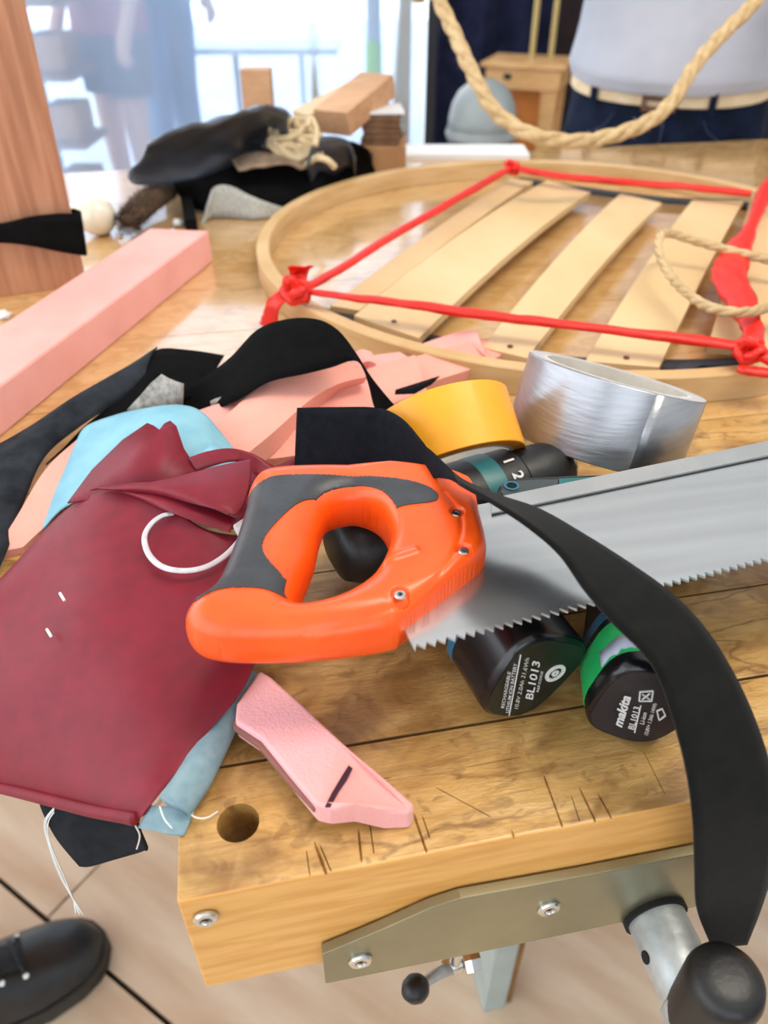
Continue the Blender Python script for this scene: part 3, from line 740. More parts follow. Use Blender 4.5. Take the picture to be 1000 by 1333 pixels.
# ------------------------------------------------------------------ tape rolls
def roll(name, label, px, py, axis, R, w, thick, mouter, medge, group, zmin=0.0):
    ax = (RT*axis[0] + UP*axis[1] + FW*axis[2]).normalized()
    ext = math.sqrt(max(0, 1-ax.z**2))*R + abs(ax.z)*w/2          # lowest point of the tilted roll
    d_ = ray(px, py); c = CAM + d_*((ZT + zmin + ext - CAM.z)/d_.z)
    t = thing(name, Vector((c.x, c.y, ZT)), label, 'tape', group)
    ri = R-thick; rc = ri-0.0022
    MB().lathe(c, ax, [(ri, -w/2), (R-0.0004, -w/2), (R, -w/2+0.0004), (R, w/2-0.0004), (R-0.0004, w/2), (ri, w/2)], 72, caps=False).build('tape_layers', [mouter], t, smooth=40)
    for s in (-1, 1):
        MB().lathe(c, ax*s, [(ri, w/2+0.00005), (R-0.0005, w/2+0.0002)], 72, caps=False).build('tape_edge', medge, t)
    MB().lathe(c, ax, [(rc, -w/2), (ri, -w/2), (ri, w/2), (rc, w/2), (rc, -w/2)], 72, caps=False).build('cardboard_core', 'core_card', t, smooth=40)
    return t, c, ax
roll('tape_roll', 'roll of orange-yellow masking tape leaning on the drill', 583, 572, (-0.26, 0.93, 0.20), 0.041, 0.036, 0.007, 'yellow_tape', 'tape_edge', 'tape rolls')
gt, gcn, gax = roll('tape_roll', 'roll of shiny grey duct tape tilted beside the saw blade', 786, 536, (0.25, 0.95, -0.33), 0.054, 0.046, 0.009, 'duct_grey', 'duct_edge', 'tape rolls')
# loose end of the duct tape
fe = (-FW + gax*FW.dot(gax)).normalized(); fs = gax.cross(fe)
MB().grid([[gcn + gax*s + (fe*math.cos(a) + fs*math.sin(a))*(0.0541) for a in [math.radians(12+k*6) for k in range(10)]] for s in (-0.0229, 0.0229)]).build('loose_end', 'duct_grey', gt, smooth=True, solid=0.00015)

# ------------------------------------------------------------------ black strap over the saw
sp = [(387, 531, .070, 383, 622, .040), (440, 530, .072, 430, 625, .040), (492, 531, .075, 490, 628, .042), (522, 545, .078, 540, 626, .060), (548, 574, .078, 570, 622, .074), (576, 603, .077, 590, 626, .084), (603, 626, .076, 606, 634, .090),
      (650, 646, .075, 646, 657, .092), (702, 664, .074, 692, 688, .088), (762, 698, .073, 730, 722, .082), (822, 736, .070, 762, 768, .076), (872, 772, .066, 800, 812, .070), (912, 812, .060, 838, 850, .064),
      (946, 862, .052, 862, 890, .056), (976, 922, .042, 884, 960, .044), (1000, 990, .030, 897, 1020, .030), (1010, 1050, .016, 903, 1075, .014), (1008, 1110, -.010, 905, 1135, -.014), (994, 1170, -.042, 908, 1185, -.044), (972, 1228, -.075, 926, 1232, -.075)]
lift_ = [0, 0, 0, .004, .008, .009, .009, .009, .009, .009, .009, .009, .008, .006, .004, .002, 0, 0, 0, 0]
sp = [(a[0], a[1], a[2]+l, a[3], a[4], a[5]+l) for a, l in zip(sp, lift_)]
st = ribbon(sp, 8, 8)
for i_ in range(len(st.m)): st.m[i_] = 1 if i_ < 8*8*5 + 24 else 0
st.build('webbing_strap', ['strap_black', 'velvet_navy'], smooth=True, solid=0.0016, label='long black fabric strap twisted over the saw and hanging off the bench front', cat='strap')

# ------------------------------------------------------------------ fabrics
tl_g = 'fabric offcuts heaped on the bench'
bur = cloth([
    [(20, 735, .012), (85, 665, .030), (150, 635, .043), (215, 655, .046), (270, 690, .042), (335, 700, .034), (365, 700, .030)],
    [(-40, 800, .006), (50, 735, .022), (130, 700, .034), (200, 710, .036), (270, 735, .035), (330, 745, .032), (360, 745, .028)],
    [(-60, 850, -.004), (30, 805, .014), (110, 785, .027), (190, 785, .031), (260, 795, .031), (320, 795, .029), (350, 800, .026)],
    [(-70, 920, -.016), (20, 890, .004), (100, 880, .016), (180, 880, .024), (250, 885, .024), (295, 885, .022), (320, 890, .020)],
    [(-70, 975, -.030), (10, 955, -.012), (80, 955, .000), (150, 965, .008), (215, 965, .014), (248, 962, .014), (262, 962, .013)],
    [(-70, 1005, -.042), (5, 1002, -.026), (70, 1015, -.014), (125, 1030, -.005), (175, 1035, .003), (205, 1025, .007), (218, 1020, .008)],
    [(-70, 1018, -.052), (5, 1032, -.037), (65, 1046, -.026), (115, 1058, -.016), (158, 1068, -.008), (182, 1064, -.002), (190, 1055, .001)],
], 8, 0.0008, 24, 3.0)
bur.build('burgundy_cloth', 'burgundy', smooth=True, solid=0.0009, label='large burgundy satin cloth draped over the bench corner below the saw handle', cat='cloth', group=tl_g)
hem = crv(pix([(-60, 1012, -.048), (5, 1026, -.034), (65, 1041, -.023), (115, 1054, -.013), (158, 1062, -.006), (176, 1066, -.003)]), 8)
bo_ = [o for o in COL.objects if o.name.startswith('burgundy_cloth')][0]
MB().tube(hem, 0.0028, 10).build('rolled_hem', 'burgundy', bo_, smooth=True)
# white specks and snippets lying on the cloth
# folded burgundy flaps
def flap(name, label, pts, z, m, slope=(0, 0), th=0.0009, jag=0.0, group=tl_g, cat='cloth'):
    """flat offcut lying in the heap: outline in pixels, height z plus slope"""
    w = []
    n = len(pts)
    for i in range(n):
        a, b = pts[i], pts[(i+1) % n]
        steps = max(1, int(math.hypot(b[0]-a[0], b[1]-a[1])/7))
        for k in range(steps):
            t = k/steps; x = a[0]+(b[0]-a[0])*t; y = a[1]+(b[1]-a[1])*t
            if jag and k: x += random.uniform(-jag, jag); y += random.uniform(-jag, jag)
            za = (a[2] if len(a) > 2 else z); zb_ = (b[2] if len(b) > 2 else z)
            w.append(P(x, y, za+(zb_-za)*t))
    bm = bmesh.new(); vs_ = [bm.verts.new(p) for p in w]; f = bm.faces.new(vs_)
    bmesh.ops.triangulate(bm, faces=[f], ngon_method='BEAUTY')
    mb = MB(); bm.verts.index_update(); mb.v = [v.co.copy() for v in bm.verts]
    for f in bm.faces: mb.f.append([v.index for v in f.verts]); mb.m.append(0)
    bm.free()
    return mb.build(name, m, smooth=True, solid=th, label=label, cat=cat, group=group)
F1 = cloth([
    [(128, 636, .045), (165, 630, .049), (205, 627, .053), (250, 616, .056), (290, 606, .057), (328, 598, .055)],
    [(140, 637, .047), (180, 634, .052), (220, 634, .056), (258, 632, .058), (292, 628, .058), (327, 622, .055)],
    [(150, 638, .047), (195, 639, .052), (238, 645, .056), (270, 651, .057), (296, 656, .056), (320, 650, .053)],
    [(160, 639, .047), (205, 643, .051), (250, 655, .054), (280, 663, .055), (302, 670, .053), (309, 670, .052)]], 6)
F1.build('burgundy_offcut', 'burgundy', smooth=True, solid=0.0009, label='burgundy offcut folded flat on top with a square cut end', cat='cloth', group=tl_g)
F2 = cloth([
    [(118, 638, .042), (160, 634, .046), (210, 642, .050), (255, 655, .050), (290, 668, .048), (308, 676, .046)],
    [(130, 634, .043), (170, 642, .047), (212, 655, .050), (250, 666, .050), (275, 674, .048), (303, 684, .046)],
    [(140, 634, .043), (180, 648, .046), (215, 664, .048), (240, 674, .048), (262, 682, .046), (300, 693, .044)]], 6)
F2.build('burgundy_offcut', 'burgundy', smooth=True, solid=0.0009, label='burgundy offcut peeking out below the square-ended burgundy flap', cat='cloth', group=tl_g)
flap('burgundy_offcut', 'burgundy offcut with a notched top standing against the light blue cloth', [(88, 655, .034), (120, 612, .042), (160, 573, .050), (192, 551, .056), (200, 554, .056), (208, 560, .055), (214, 552, .056), (222, 548, .057), (230, 555, .056), (240, 585, .050), (258, 612, .046), (220, 630, .045), (150, 645, .040)], 0.05, 'burgundy')
F4 = ribbon([(246, 596, .050, 256, 614, .046), (270, 588, .054, 278, 606, .050), (300, 584, .056, 300, 601, .052), (328, 590, .055, 318, 604, .050), (352, 604, .050, 336, 622, .046), (380, 622, .044, 362, 640, .040), (400, 640, .038, 380, 660, .035)], 6, 4)
F4.build('burgundy_strip', 'burgundy', smooth=True, solid=0.0009, label='narrow curled burgundy strip running behind the saw handle', cat='cloth', group=tl_g)
flap('burgundy_offcut', 'small burgundy triangle lying beside the square strap end', [(350, 612), (384, 596), (384, 640), (355, 634)], 0.034, 'burgundy')
flap('burgundy_offcut', 'burgundy offcut tucked under the flaps beside the saw grip', [(290, 640), (330, 610), (350, 640), (330, 690), (300, 688)], 0.038, 'burgundy')
# light blue cloth
lb = cloth([
    [(100, 575, .020), (112, 556, .024), (150, 540, .032), (195, 531, .040), (235, 528, .044), (262, 536, .042), (285, 560, .036), (308, 590, .030)],
    [(85, 610, .018), (105, 585, .024), (150, 570, .034), (195, 560, .042), (235, 556, .045), (265, 566, .042), (290, 590, .036), (312, 612, .030)],
    [(70, 645, .014), (95, 620, .022), (145, 605, .032), (195, 595, .038), (235, 592, .040), (270, 600, .038), (295, 615, .034), (315, 635, .029)],
    [(55, 690, .010), (85, 660, .018), (140, 640, .026), (195, 630, .030), (235, 628, .032), (270, 632, .031), (295, 640, .029), (315, 650, .026)]], 6, 0.0008, 40, 5)
lb.build('blue_cloth', 'light_blue', smooth=True, solid=0.0009, label='light blue cloth lying behind the burgundy flaps', cat='cloth', group=tl_g)
flap('blue_offcut', 'tiny light blue snippet poking up behind the curled burgundy strip', [(262, 590), (278, 577), (288, 586), (280, 600)], 0.050, 'light_blue')
# denim-weave strip below the burgundy cloth
dn = thing('blue_strip', P(250, 990, 0.0), 'rolled grey-blue twill strip beside the dog hole, frayed at its end', 'cloth', tl_g)
a_ = [(332, 868, .020, 322, 856, .020), (308, 900, .018, 300, 880, .018), (285, 945, .0165, 268, 940, .0165), (262, 995, .014, 240, 985, .014), (238, 1040, .011, 208, 1030, .011), (228, 1058, .010, 197, 1048, .010)]
path_ = [(322, 880, .009), (300, 918, .0085), (278, 962, .008), (253, 1012, .008), (228, 1048, .0070)]
MB().tube(crv(pix(path_), 8), 0.0076, 18, flat=0.75).build('rolled_edge', 'denim_blue', dn, smooth=True)
cloth([[(196, 1048, .001), (212, 1050, .002), (232, 1046, .003), (252, 1040, .003)], [(188, 1064, -.002), (206, 1068, .000), (226, 1066, .0016), (250, 1062, .0018)], [(180, 1078, -.005), (202, 1082, -.001), (220, 1086, .001), (240, 1088, .0012)]], 5).build('frayed_end', 'denim_blue', dn, smooth=True, solid=0.0008)
thr = MB()
for pts in ([(236, 1052, .004), (255, 1064, .004), (270, 1064, .003), (284, 1056, .002)], [(240, 1048, .005), (262, 1030, .004), (270, 1020, .003)], [(208, 1050, .008), (214, 1066, .006), (224, 1078, .003)], [(250, 1062, .002), (253, 1046, .003), (248, 1034, .005)], [(176, 1074, -.006), (182, 1088, -.016), (178, 1105, -.03)]):
    thr.tube(crv(pix(pts), 6), 0.00032, 5)
thr.build('loose_threads', 'thread_white', dn, smooth=True)
# dark cloth hanging at the corner
ik = cloth([
    [(48, 1030, -.040), (90, 1035, -.036), (130, 1045, -.032), (175, 1050, -.024)],
    [(56, 1056, -.052), (95, 1068, -.048), (138, 1074, -.042), (182, 1078, -.034)],
    [(75, 1092, -.066), (105, 1102, -.062), (145, 1100, -.055), (192, 1103, -.046)],
    [(104, 1127, -.080), (118, 1127, -.078), (150, 1118, -.066), (190, 1107, -.048)]], 6)
ik.build('dark_cloth', 'ink_cloth', smooth=True, solid=0.001, label='dark charcoal cloth tip hanging below the burgundy cloth', cat='cloth', group=tl_g)
th2 = MB()
for o_ in (0, 3, -2):
    th2.tube(crv(pix([(74+o_, 1050, -.045), (60+o_, 1070, -.055), (64+o_*0.5, 1098, -.075), (80+o_, 1140, -.10), (96, 1172, -.125), (104+o_, 1188, -.135)]), 8), 0.00036, 5)
for o_ in (-5, 0, 4): th2.tube(pix([(96, 1170, -.124), (104+o_, 1190, -.136)]), 0.0004, 5)
th2.build('thread_tuft', 'thread_white', smooth=True, label='tuft of white threads dangling beside the dark cloth tip', cat='thread')
for i_, (x, y, s, a) in enumerate(((81, 777, 10, 60), (64, 824, 6, -30))):
    c = P(x, y, 0.03 if i_ == 0 else .024); d_ = (RT*math.cos(math.radians(a)) - UP*math.sin(math.radians(a)))*0.0015
    zz = 0.0315 if i_ == 0 else 0.022
    MB().tube([P(x-3, y-5, zz), P(x, y, zz), P(x+3, y+5, zz-.0005)], 0.0007, 6).build('thread_snippet', 'thread_white', smooth=True, label=('longer' if i_ == 0 else 'tiny')+' white thread snippet lying on the burgundy cloth', cat='thread')
# white elastic loop
el = crv(pix([(226, 668, .046), (210, 672, .046), (196, 683, .045), (188, 700, .043), (194, 722, .041), (212, 738, .040), (240, 743, .040), (268, 738, .040), (292, 724, .041), (310, 706, .042), (330, 680, .044), (345, 660, .044)]), 8)
MB().tube(el, 0.0015, 10, flat=0.55).build('elastic_loop', 'elastic_white', smooth=True, label='white elastic cord curled into a loop on the burgundy cloth', cat='cord')
MB().prism([P(x, y, .047) for x, y in ((303, 683), (325, 669), (331, 684), (312, 698))], (0, 0, -.003)).build('white_tag', 'elastic_white', bevel=0.0006, label='small white folded tag beside the saw grip', cat='tag')
flap('grey_tab', 'small grey tab sticking out beside the burgundy flap', [(322, 632), (336, 632), (332, 645), (320, 643)], .05, 'felt_dark', cat='tag')

# black cloth strips
b1 = ribbon([(-40, 598, .016, -30, 790, .004), (0, 578, .020, 6, 725, .006), (45, 552, .024, 32, 650, .010), (92, 520, .028, 58, 595, .016), (135, 495, .032, 105, 555, .020), (172, 474, .036, 150, 525, .024), (205, 452, .042, 188, 496, .030)], 8, 6, 0.004)
b1.build('black_cloth_strip', 'felt_dark', smooth=True, solid=0.0012, label='dark charcoal felt strip running along the pink foam block', cat='cloth', group=tl_g)
b2 = ribbon([(110, 556, .018, 60, 605, .010), (150, 520, .026, 108, 566, .014), (180, 483, .034, 150, 548, .018), (204, 456, .042, 192, 530, .022), (245, 456, .040, 236, 520, .024), (292, 463, .034, 262, 512, .024)], 8, 6)
b2.build('black_cloth_strip', 'velvet_black', smooth=True, solid=0.0012, label='black cloth strip folded to a peak beside the grey sponge offcut', cat='cloth', group=tl_g)
b3 = ribbon([(228, 512, .024, 232, 536, .014), (262, 494, .034, 268, 537, .018), (300, 466, .048, 310, 520, .034), (335, 430, .066, 350, 497, .046), (372, 416, .076, 395, 487, .052), (410, 415, .080, 432, 478, .056), (438, 428, .076, 456, 470, .060), (462, 458, .066, 470, 474, .060), (484, 492, .054, 480, 500, .050), (508, 522, .044, 488, 530, .036), (530, 545, .036, 500, 552, .03)], 8, 6)
b3.build('black_cloth_strip', 'velvet_black', smooth=True, solid=0.0012, label='black cloth strip arching high over the pink foam strips', cat='cloth', group=tl_g)
flap('sponge_offcut', 'light grey sponge wedge tucked between the black cloth strips', [(166, 533, .030), (196, 500, .038), (212, 489, .042), (236, 500, .040), (232, 512, .036), (236, 536, .022), (190, 540, .024)], .03, 'sponge_grey', th=0.004, cat='sponge')
flap('sponge_offcut', 'dark grey sponge slice under the arching black strip', [(274, 524, .026), (300, 508, .034), (345, 494, .040), (350, 500, .038), (318, 520, .028), (276, 530, .022)], .03, 'felt_grey', th=0.003, cat='sponge')

# ------------------------------------------------------------------ pink foam
fg = 'pink foam offcuts'
def foam(label, pairs, th, m='foam_pink', per=6):
    g_ = ribbon(pairs, per, 4); rows_ = [g_.v[i:i+5] for i in range(0, len(g_.v), 5)]
    return thick(rows_, th).build('foam_strip', m, smooth=40, label=label, cat='foam', group=fg)
def foam_box(name, label, top, th, m, bevel=0.002):
    o = MB().prism([Vector(p) for p in top], (0, 0, -th)).build(name, m, bevel=bevel, seg=3, label=label, cat='foam', group=fg); return o
# long block
p1, p2 = P(195, 297, .032), P(272, 300, .032); p3, p4 = P(0, 502, .032), P(0, 424, .032)
ld_ = (p3-p2).normalized(); e_r = p2 + (p3-p2)*1.45; e_l = p1 + ld_*((e_r-p1).dot(ld_)); e_l = p1 + (p4-p1).normalized()*(e_l-p1).length
foam_box('foam_block', 'long pink foam block lying on the table beside the upright board', [p1, p2, e_r, e_l], 0.032, 'foam_light')
# wedge with a marker stroke
wo = [(338, 872), (366, 884), (420, 930), (470, 975), (512, 1012), (541, 1043), (536, 1056), (500, 1060), (462, 1050), (430, 1054), (412, 1050), (376, 1010), (340, 968), (306, 944), (308, 925)]
top = [(338, 872), (352, 880), (395, 918), (445, 965), (490, 1005), (540, 1046), (534, 1057), (500, 1058), (462, 1049), (430, 1052), (412, 1048), (376, 1005), (340, 960), (306, 938), (308, 915)]
wd = thing('foam_wedge', P(420, 980, 0), 'pink foam wedge with a dark marker stroke near the dog hole', 'foam', fg)
zt_ = 0.017
MB().prism([P(x, y, zt_ if i not in (5, 6, 7) else 0.012) for i, (x, y) in enumerate(top)], (0, 0, -0.0118)).build('foam_body', 'foam_wedge', wd, bevel=0.0014, seg=3)
mk = [P(x, y, zt_+0.0003) for x, y in ((454, 996), (459, 1000), (452, 1014), (441, 1030), (430, 1050), (423, 1050), (432, 1032), (444, 1012))]
MB().prism(mk, (0, 0, -0.0006)).build('marker_stroke', 'marker', wd)
ch = [P(x, y, zt_-0.003) for x, y in ((304, 936), (339, 961), (376, 1008), (411, 1051), (408, 1053), (372, 1014), (336, 970), (303, 946))]
MB().prism(ch, (0, 0, -0.003)).build('dark_edge', 'edge_brown', wd, bevel=0.0005)  # thin brown strip along the wedge's left edge
ps = [P(366, 880, 0.0052), P(470, 968, .0052), P(541, 1040, .0052)]
# strips in the heap
foam('wide pink foam strip crossing the heap below the arching black strip', [(274, 560, .026, 305, 604, .024), (320, 518, .034, 352, 566, .030), (358, 492, .040, 402, 522, .034), (420, 478, .046, 440, 500, .038), (470, 470, .046, 480, 490, .038)], 0.014)
foam('pink foam strip lying behind the square-cut end of the navy-backed strap', [(338, 572, .018, 346, 598, .014), (400, 530, .024, 410, 588, .016), (470, 484, .028, 500, 560, .018), (540, 462, .028, 560, 520, .018)], 0.014)
foam('pale pink foam strip bending along the light blue cloth', [(225, 548, .022, 236, 575, .018), (270, 530, .026, 284, 556, .022), (330, 512, .028, 335, 540, .022)], 0.012, 'foam_light')
foam('pink foam strip beside the yellow tape, reaching under the hoop', [(440, 520, .022, 470, 560, .014), (500, 478, .022, 545, 505, .016), (575, 455, .020, 620, 478, .016), (630, 440, .018, 665, 455, .014)], 0.012)
foam('pale pink foam offcut pressed against the hoop rim', [(452, 470, .020, 470, 500, .014), (490, 462, .020, 520, 486, .014), (520, 458, .018, 556, 478, .012)], 0.010, 'foam_light')
foam('curled pink foam sliver beside the hoop rim', [(456, 462, .026, 462, 476, .022), (470, 455, .030, 480, 470, .026), (484, 458, .028, 490, 474, .024)], 0.006, 'foam_light')
foam('pink foam strip poking out inside the hoop between two slats', [(548, 448, .016, 560, 462, .012), (590, 434, .020, 610, 452, .016), (620, 430, .024, 632, 462, .020)], 0.008, 'foam_light')
foam('peach foam strip between the charcoal strip and the light blue cloth', [(-8, 720, .006, 30, 712, .006), (22, 672, .012, 80, 662, .012), (60, 610, .016, 110, 610, .016), (105, 568, .018, 132, 566, .018), (130, 545, .018, 160, 548, .018)], 0.010)
flap('black_offcut', 'small black triangle of cloth behind the yellow tape', [(515, 508), (572, 490), (562, 500), (540, 512), (514, 513)], .032, 'velvet_black')

# ------------------------------------------------------------------ wooden hoop, slatted base, red bands
ZH = 0.022
hp = [(328, 330), (345, 300), (400, 262), (500, 224), (640, 206), (800, 214), (1000, 246), (340, 376), (400, 412), (460, 436), (600, 462), (760, 476)]
pts = np.array([[P(x, y, ZH).x, P(x, y, ZH).y] for x, y in hp])
Am = np.c_[2*pts, np.ones(len(pts))]; sol = np.linalg.lstsq(Am, (pts**2).sum(1), rcond=None)[0]
HC = sol[:2]; HR = math.sqrt(sol[2] + HC @ HC)
print('HOOP', HC, HR, 'resid', np.hypot(*(pts-HC).T)-HR)
# slightly oval ring: least-squares ellipse radii by angle
hoop = MB(); rows = []
NH = 160
for k in range(NH):
    a = 2*math.pi*k/NH; dv = Vector((math.cos(a), math.sin(a), 0)); c = Vector((HC[0], HC[1], ZT))
    ro, ri = HR, HR-0.013
    rows.append([c+dv*ri+V(0, 0, .0005), c+dv*ro+V(0, 0, .0005), c+dv*ro+V(0, 0, ZH-.001), c+dv*(ro-.001)+V(0, 0, ZH), c+dv*(ri+.001)+V(0, 0, ZH), c+dv*ri+V(0, 0, ZH-.001)])
rows.append(rows[0])
hoop.grid(rows, closed=True)
hoop.build('wooden_hoop', 'hoop_wood', smooth=30, label='large pale bentwood hoop lying on the bench', cat='hoop')

base = thing('slatted_base', P(720, 350, 0), 'slatted base of pale curved wooden slats inside the hoop', 'slats')
ZL = 0.012
def slat(nl, nr, fl_, fr, z0=ZL, th=0.007, bow=0.010, name='slat'):
    A, B, C, D = P(*nl, z0), P(*nr, z0), P(*fl_, z0), P(*fr, z0); rows = []
    for k in range(15):
        t = k/14; z = V(0, 0, bow*4*t*(1-t)); rows.append([A.lerp(C, t)+z, B.lerp(D, t)+z])
    return thick(rows, th).build(name, 'slat_wood', base, smooth=30)
slats = [((461, 411), (545, 440), (712, 235), (769, 250)), ((628, 452), (686, 466), (808, 252), (862, 264)), ((762, 470), (858, 478), (902, 260), (968, 262)), ((922, 450), (1010, 455), (976, 264), (1036, 268)), ((430, 398), (468, 404), (664, 232), (694, 236)), ((1070, 462), (1160, 466), (1066, 272), (1120, 276))]
for s in slats: slat(*s, z0=0.017 if s[0][0] != 430 else 0.013, bow=0.008 if s[0][0] != 430 else 0.003)
for s in slats[:4]:
    (x0_, y0_), (x1_, y1_), (xf, yf), _ = s
    cx, cy = x0_*0.5+x1_*0.5 + (xf-x0_)*0.04, y0_*0.5+y1_*0.5+(yf-y0_)*0.04
    MB().lathe(P(cx, cy, 0.0182), (0, 0, 1), [(0.0022, 0), (0.0022, 0.0008), (0.0008, 0.0009)], 14).build('rivet', 'leather_brown', base)
for pr in ([(400, 396, .006, 408, 408, .006), (460, 412, .006, 462, 424, .006), (575, 440, .006, 570, 452, .006), (740, 466, .006, 735, 478, .006), (880, 470, .006, 875, 482, .006), (1000, 466, .006, 1000, 478, .006)],
           [(676, 232, .006, 676, 238, .006), (770, 246, .006, 770, 252, .006), (870, 258, .006, 870, 264, .006), (985, 262, .006, 985, 269, .006), (1080, 270, .006, 1080, 277, .006)]):
    ribbon(pr, 5, 2).build('webbing_tape', 'webbing', base, smooth=True, solid=0.003)
MB().prism([P(x, y, .022) for x, y in ((878, 480), (900, 468), (985, 468), (985, 476), (915, 474), (884, 486))], (0, 0, -.004)).build('end_holder', 'webbing', base, bevel=0.001)

rg = 'red bands lashed across the slats'
def band(label, pts, w, flat, per=10):
    path = crv(pix(pts), per); n = len(path); rows = []; wd_ = crv([(x, 0, 0) for x in w], max(1, int((n-1)/(len(w)-1))))
    wl = [wd_[min(int(i*len(wd_)/n), len(wd_)-1)].x for i in range(n)]
    rows = []; u0 = Vector((0, 0, 1))
    for i, p in enumerate(path):
        t = (path[min(i+1, n-1)]-path[max(i-1, 0)]).normalized(); a = t.cross(u0).normalized(); b = a.cross(t)
        row = []
        for k in range(14):
            an = 2*math.pi*k/14; rr = 1 + 0.35*noise.noise(Vector((k*0.9, i*0.35, len(pts)*3.1)))
            row.append(p + a*math.cos(an)*wl[i]*rr + b*math.sin(an)*wl[i]*flat*rr)
        rows.append(row)
    mb = MB().grid(rows, closed=True); k = (n-1)*14; mb.f += [list(range(14))[::-1], [k+i for i in range(14)]]; mb.m += [0, 0]
    return mb.build('red_band', 'red_band', smooth=True, label=label, cat='band', group=rg)
band('red band stretched along the front of the slats between two knots', [(392, 378, .034), (450, 386, .036), (540, 397, .037), (640, 411, .037), (760, 425, .037), (880, 440, .036), (975, 452, .036)], [.0035, .0045, .0055, .0055, .005, .0055, .0055], 0.6)
band('red band stretched beside the leftmost slat up to the hoop rim', [(395, 376, .034), (440, 352, .035), (520, 302, .035), (600, 256, .034), (668, 217, .034)], [.004, .0045, .005, .005, .0045], 0.7)
band('red band stretched along the far ends of the slats', [(668, 218, .034), (720, 228, .032), (800, 236, .031), (900, 244, .031), (978, 252, .032)], [.005, .006, .0065, .006, .0055], 0.6)
band('wide twisted red band crossing the slats under the jute loop', [(1020, 215, .040), (995, 255, .038), (980, 290, .038), (958, 330, .040), (950, 360, .040), (968, 400, .040), (980, 430, .038), (978, 455, .036)], [.008, .009, .006, .013, .015, .011, .008, .008], 0.4)
band('short red band tail running from the corner knot over the hoop', [(975, 452, .036), (1000, 466, .034), (1030, 480, .03)], [.006, .0065, .006], 0.6)
band('red band tail wrapped low beside the corner knot', [(960, 480, .028), (985, 484, .028), (1030, 488, .027)], [.004, .005, .005], 0.6)
def knot(px, py, z, r, label, tails):
    c = P(px, py, z); t = thing('red_knot', c, label, 'knot', rg)
    for i in range(3):
        pts_ = []; ph = i*2.1
        for k in range(13):
            a = 2*math.pi*k/12
            pts_.append(c + Vector((math.cos(a)*r*(1, .6, .8)[i], math.sin(a)*r*(.6, 1, .3)[i], math.sin(a+ph)*r*(.6, .5, 1)[i])) + Vector((random.uniform(-1, 1), random.uniform(-1, 1), random.uniform(-1, 1)))*r*0.15)
        MB().tube(crv(pts_, 4), r*0.42, 8, flat=0.7).build('wrap', 'red_band', t, smooth=True)
    for tl_ in tails:
        A_, B_ = crv(pix([p[:3] for p in tl_]), 6), crv(pix([p[3:] for p in tl_]), 6)
        rows = [[a.lerp(b, k/6) + Vector((0, 0, 0.0035*noise.noise(Vector((k*1.3, i*0.5, px))))) for k in range(7)] for i, (a, b) in enumerate(zip(A_, B_))]
        MB().grid(rows).build('tail', 'red_band', t, smooth=True, solid=0.0009)
    return t
knot(386, 378, .036, .010, 'red knot with frayed tails at the hoop rim near the arching black strip', [
    [(380, 382, .036, 398, 372, .038), (378, 358, .046, 402, 352, .048), (374, 348, .054, 408, 346, .054)],
    [(384, 384, .034, 376, 374, .036), (366, 398, .026, 352, 386, .030), (362, 414, .014, 342, 410, .014), (364, 424, .006, 338, 422, .006)]])
knot(668, 218, .034, .008, 'small red knot on the far hoop rim', [[(662, 222, .034, 672, 214, .036), (655, 212, .038, 664, 207, .04)]])
knot(975, 456, .036, .009, 'red knot on the slats beside the black end holder', [])

jl = rope(pix([(1060, 352, .040), (1000, 338, .044), (950, 326, .046), (900, 312, .050), (874, 304, .056), (861, 306, .062), (857, 322, .058), (866, 348, .050), (884, 372, .046), (915, 396, .048), (950, 406, .052), (985, 404, .050), (1030, 388, .044)]), 0.0042, fuzz=260)
jl.build('jute_rope', 'jute', smooth=True, label='loop of jute rope lying over the slats and red band', cat='rope', group='jute rope')

# ------------------------------------------------------------------ things on the far side of the table
# upright board with black velcro strap
bl, br = P(-40, 392, 0), P(114, 372, 0)
bd = thing('upright_board', bl.lerp(br, .5), 'reddish plywood board standing upright on the table', 'board')
dv = (br-bl).normalized(); nv = Vector((dv.y, -dv.x, 0))
rt_top = br + V(0, 0, 0.42) + dv*0.008
bt = bl + V(0, 0, 0.42) - dv*0.03
MB().add([bl, br, rt_top, bt, bl-nv*0.012, br-nv*0.012, rt_top-nv*0.012, bt-nv*0.012], [(0, 1, 2, 3), (7, 6, 5, 4), (0, 4, 5, 1), (1, 5, 6, 2), (2, 6, 7, 3), (3, 7, 4, 0)]).build('panel', 'board_wood', bd, bevel=0.0008)
def onb(px, py, lift=0.0):
    d_ = ray(px, py); return CAM + d_*((bl + nv*lift - CAM).dot(nv)/d_.dot(nv))
tp = [(-60, 296), (0, 291), (40, 282), (80, 278), (104, 279)]; bt_ = [(-60, 318), (0, 316), (40, 320), (80, 328), (112, 333)]
rows = []
A_, B_ = cr(tp, 6), cr(bt_, 6)
for i, (a, b) in enumerate(zip(A_, B_)):
    lf = 0.004 + 0.004*math.sin(math.pi*i/(len(A_)-1)); rows.append([onb(*(a+(b-a)*k/4), lift=lf) for k in range(5)])
last = rows[-1]; rows.append([p - nv*0.010 + dv*0.001 for p in last]); rows.append([p - nv*0.021 - dv*0.004 for p in last]); rows.append([p-nv*0.021-dv*0.08 for p in last])
MB().grid(rows).build('velcro_strap', 'velvet_black', smooth=True, solid=0.0018, label='black hook-and-loop strap wrapped round the upright board', cat='strap')

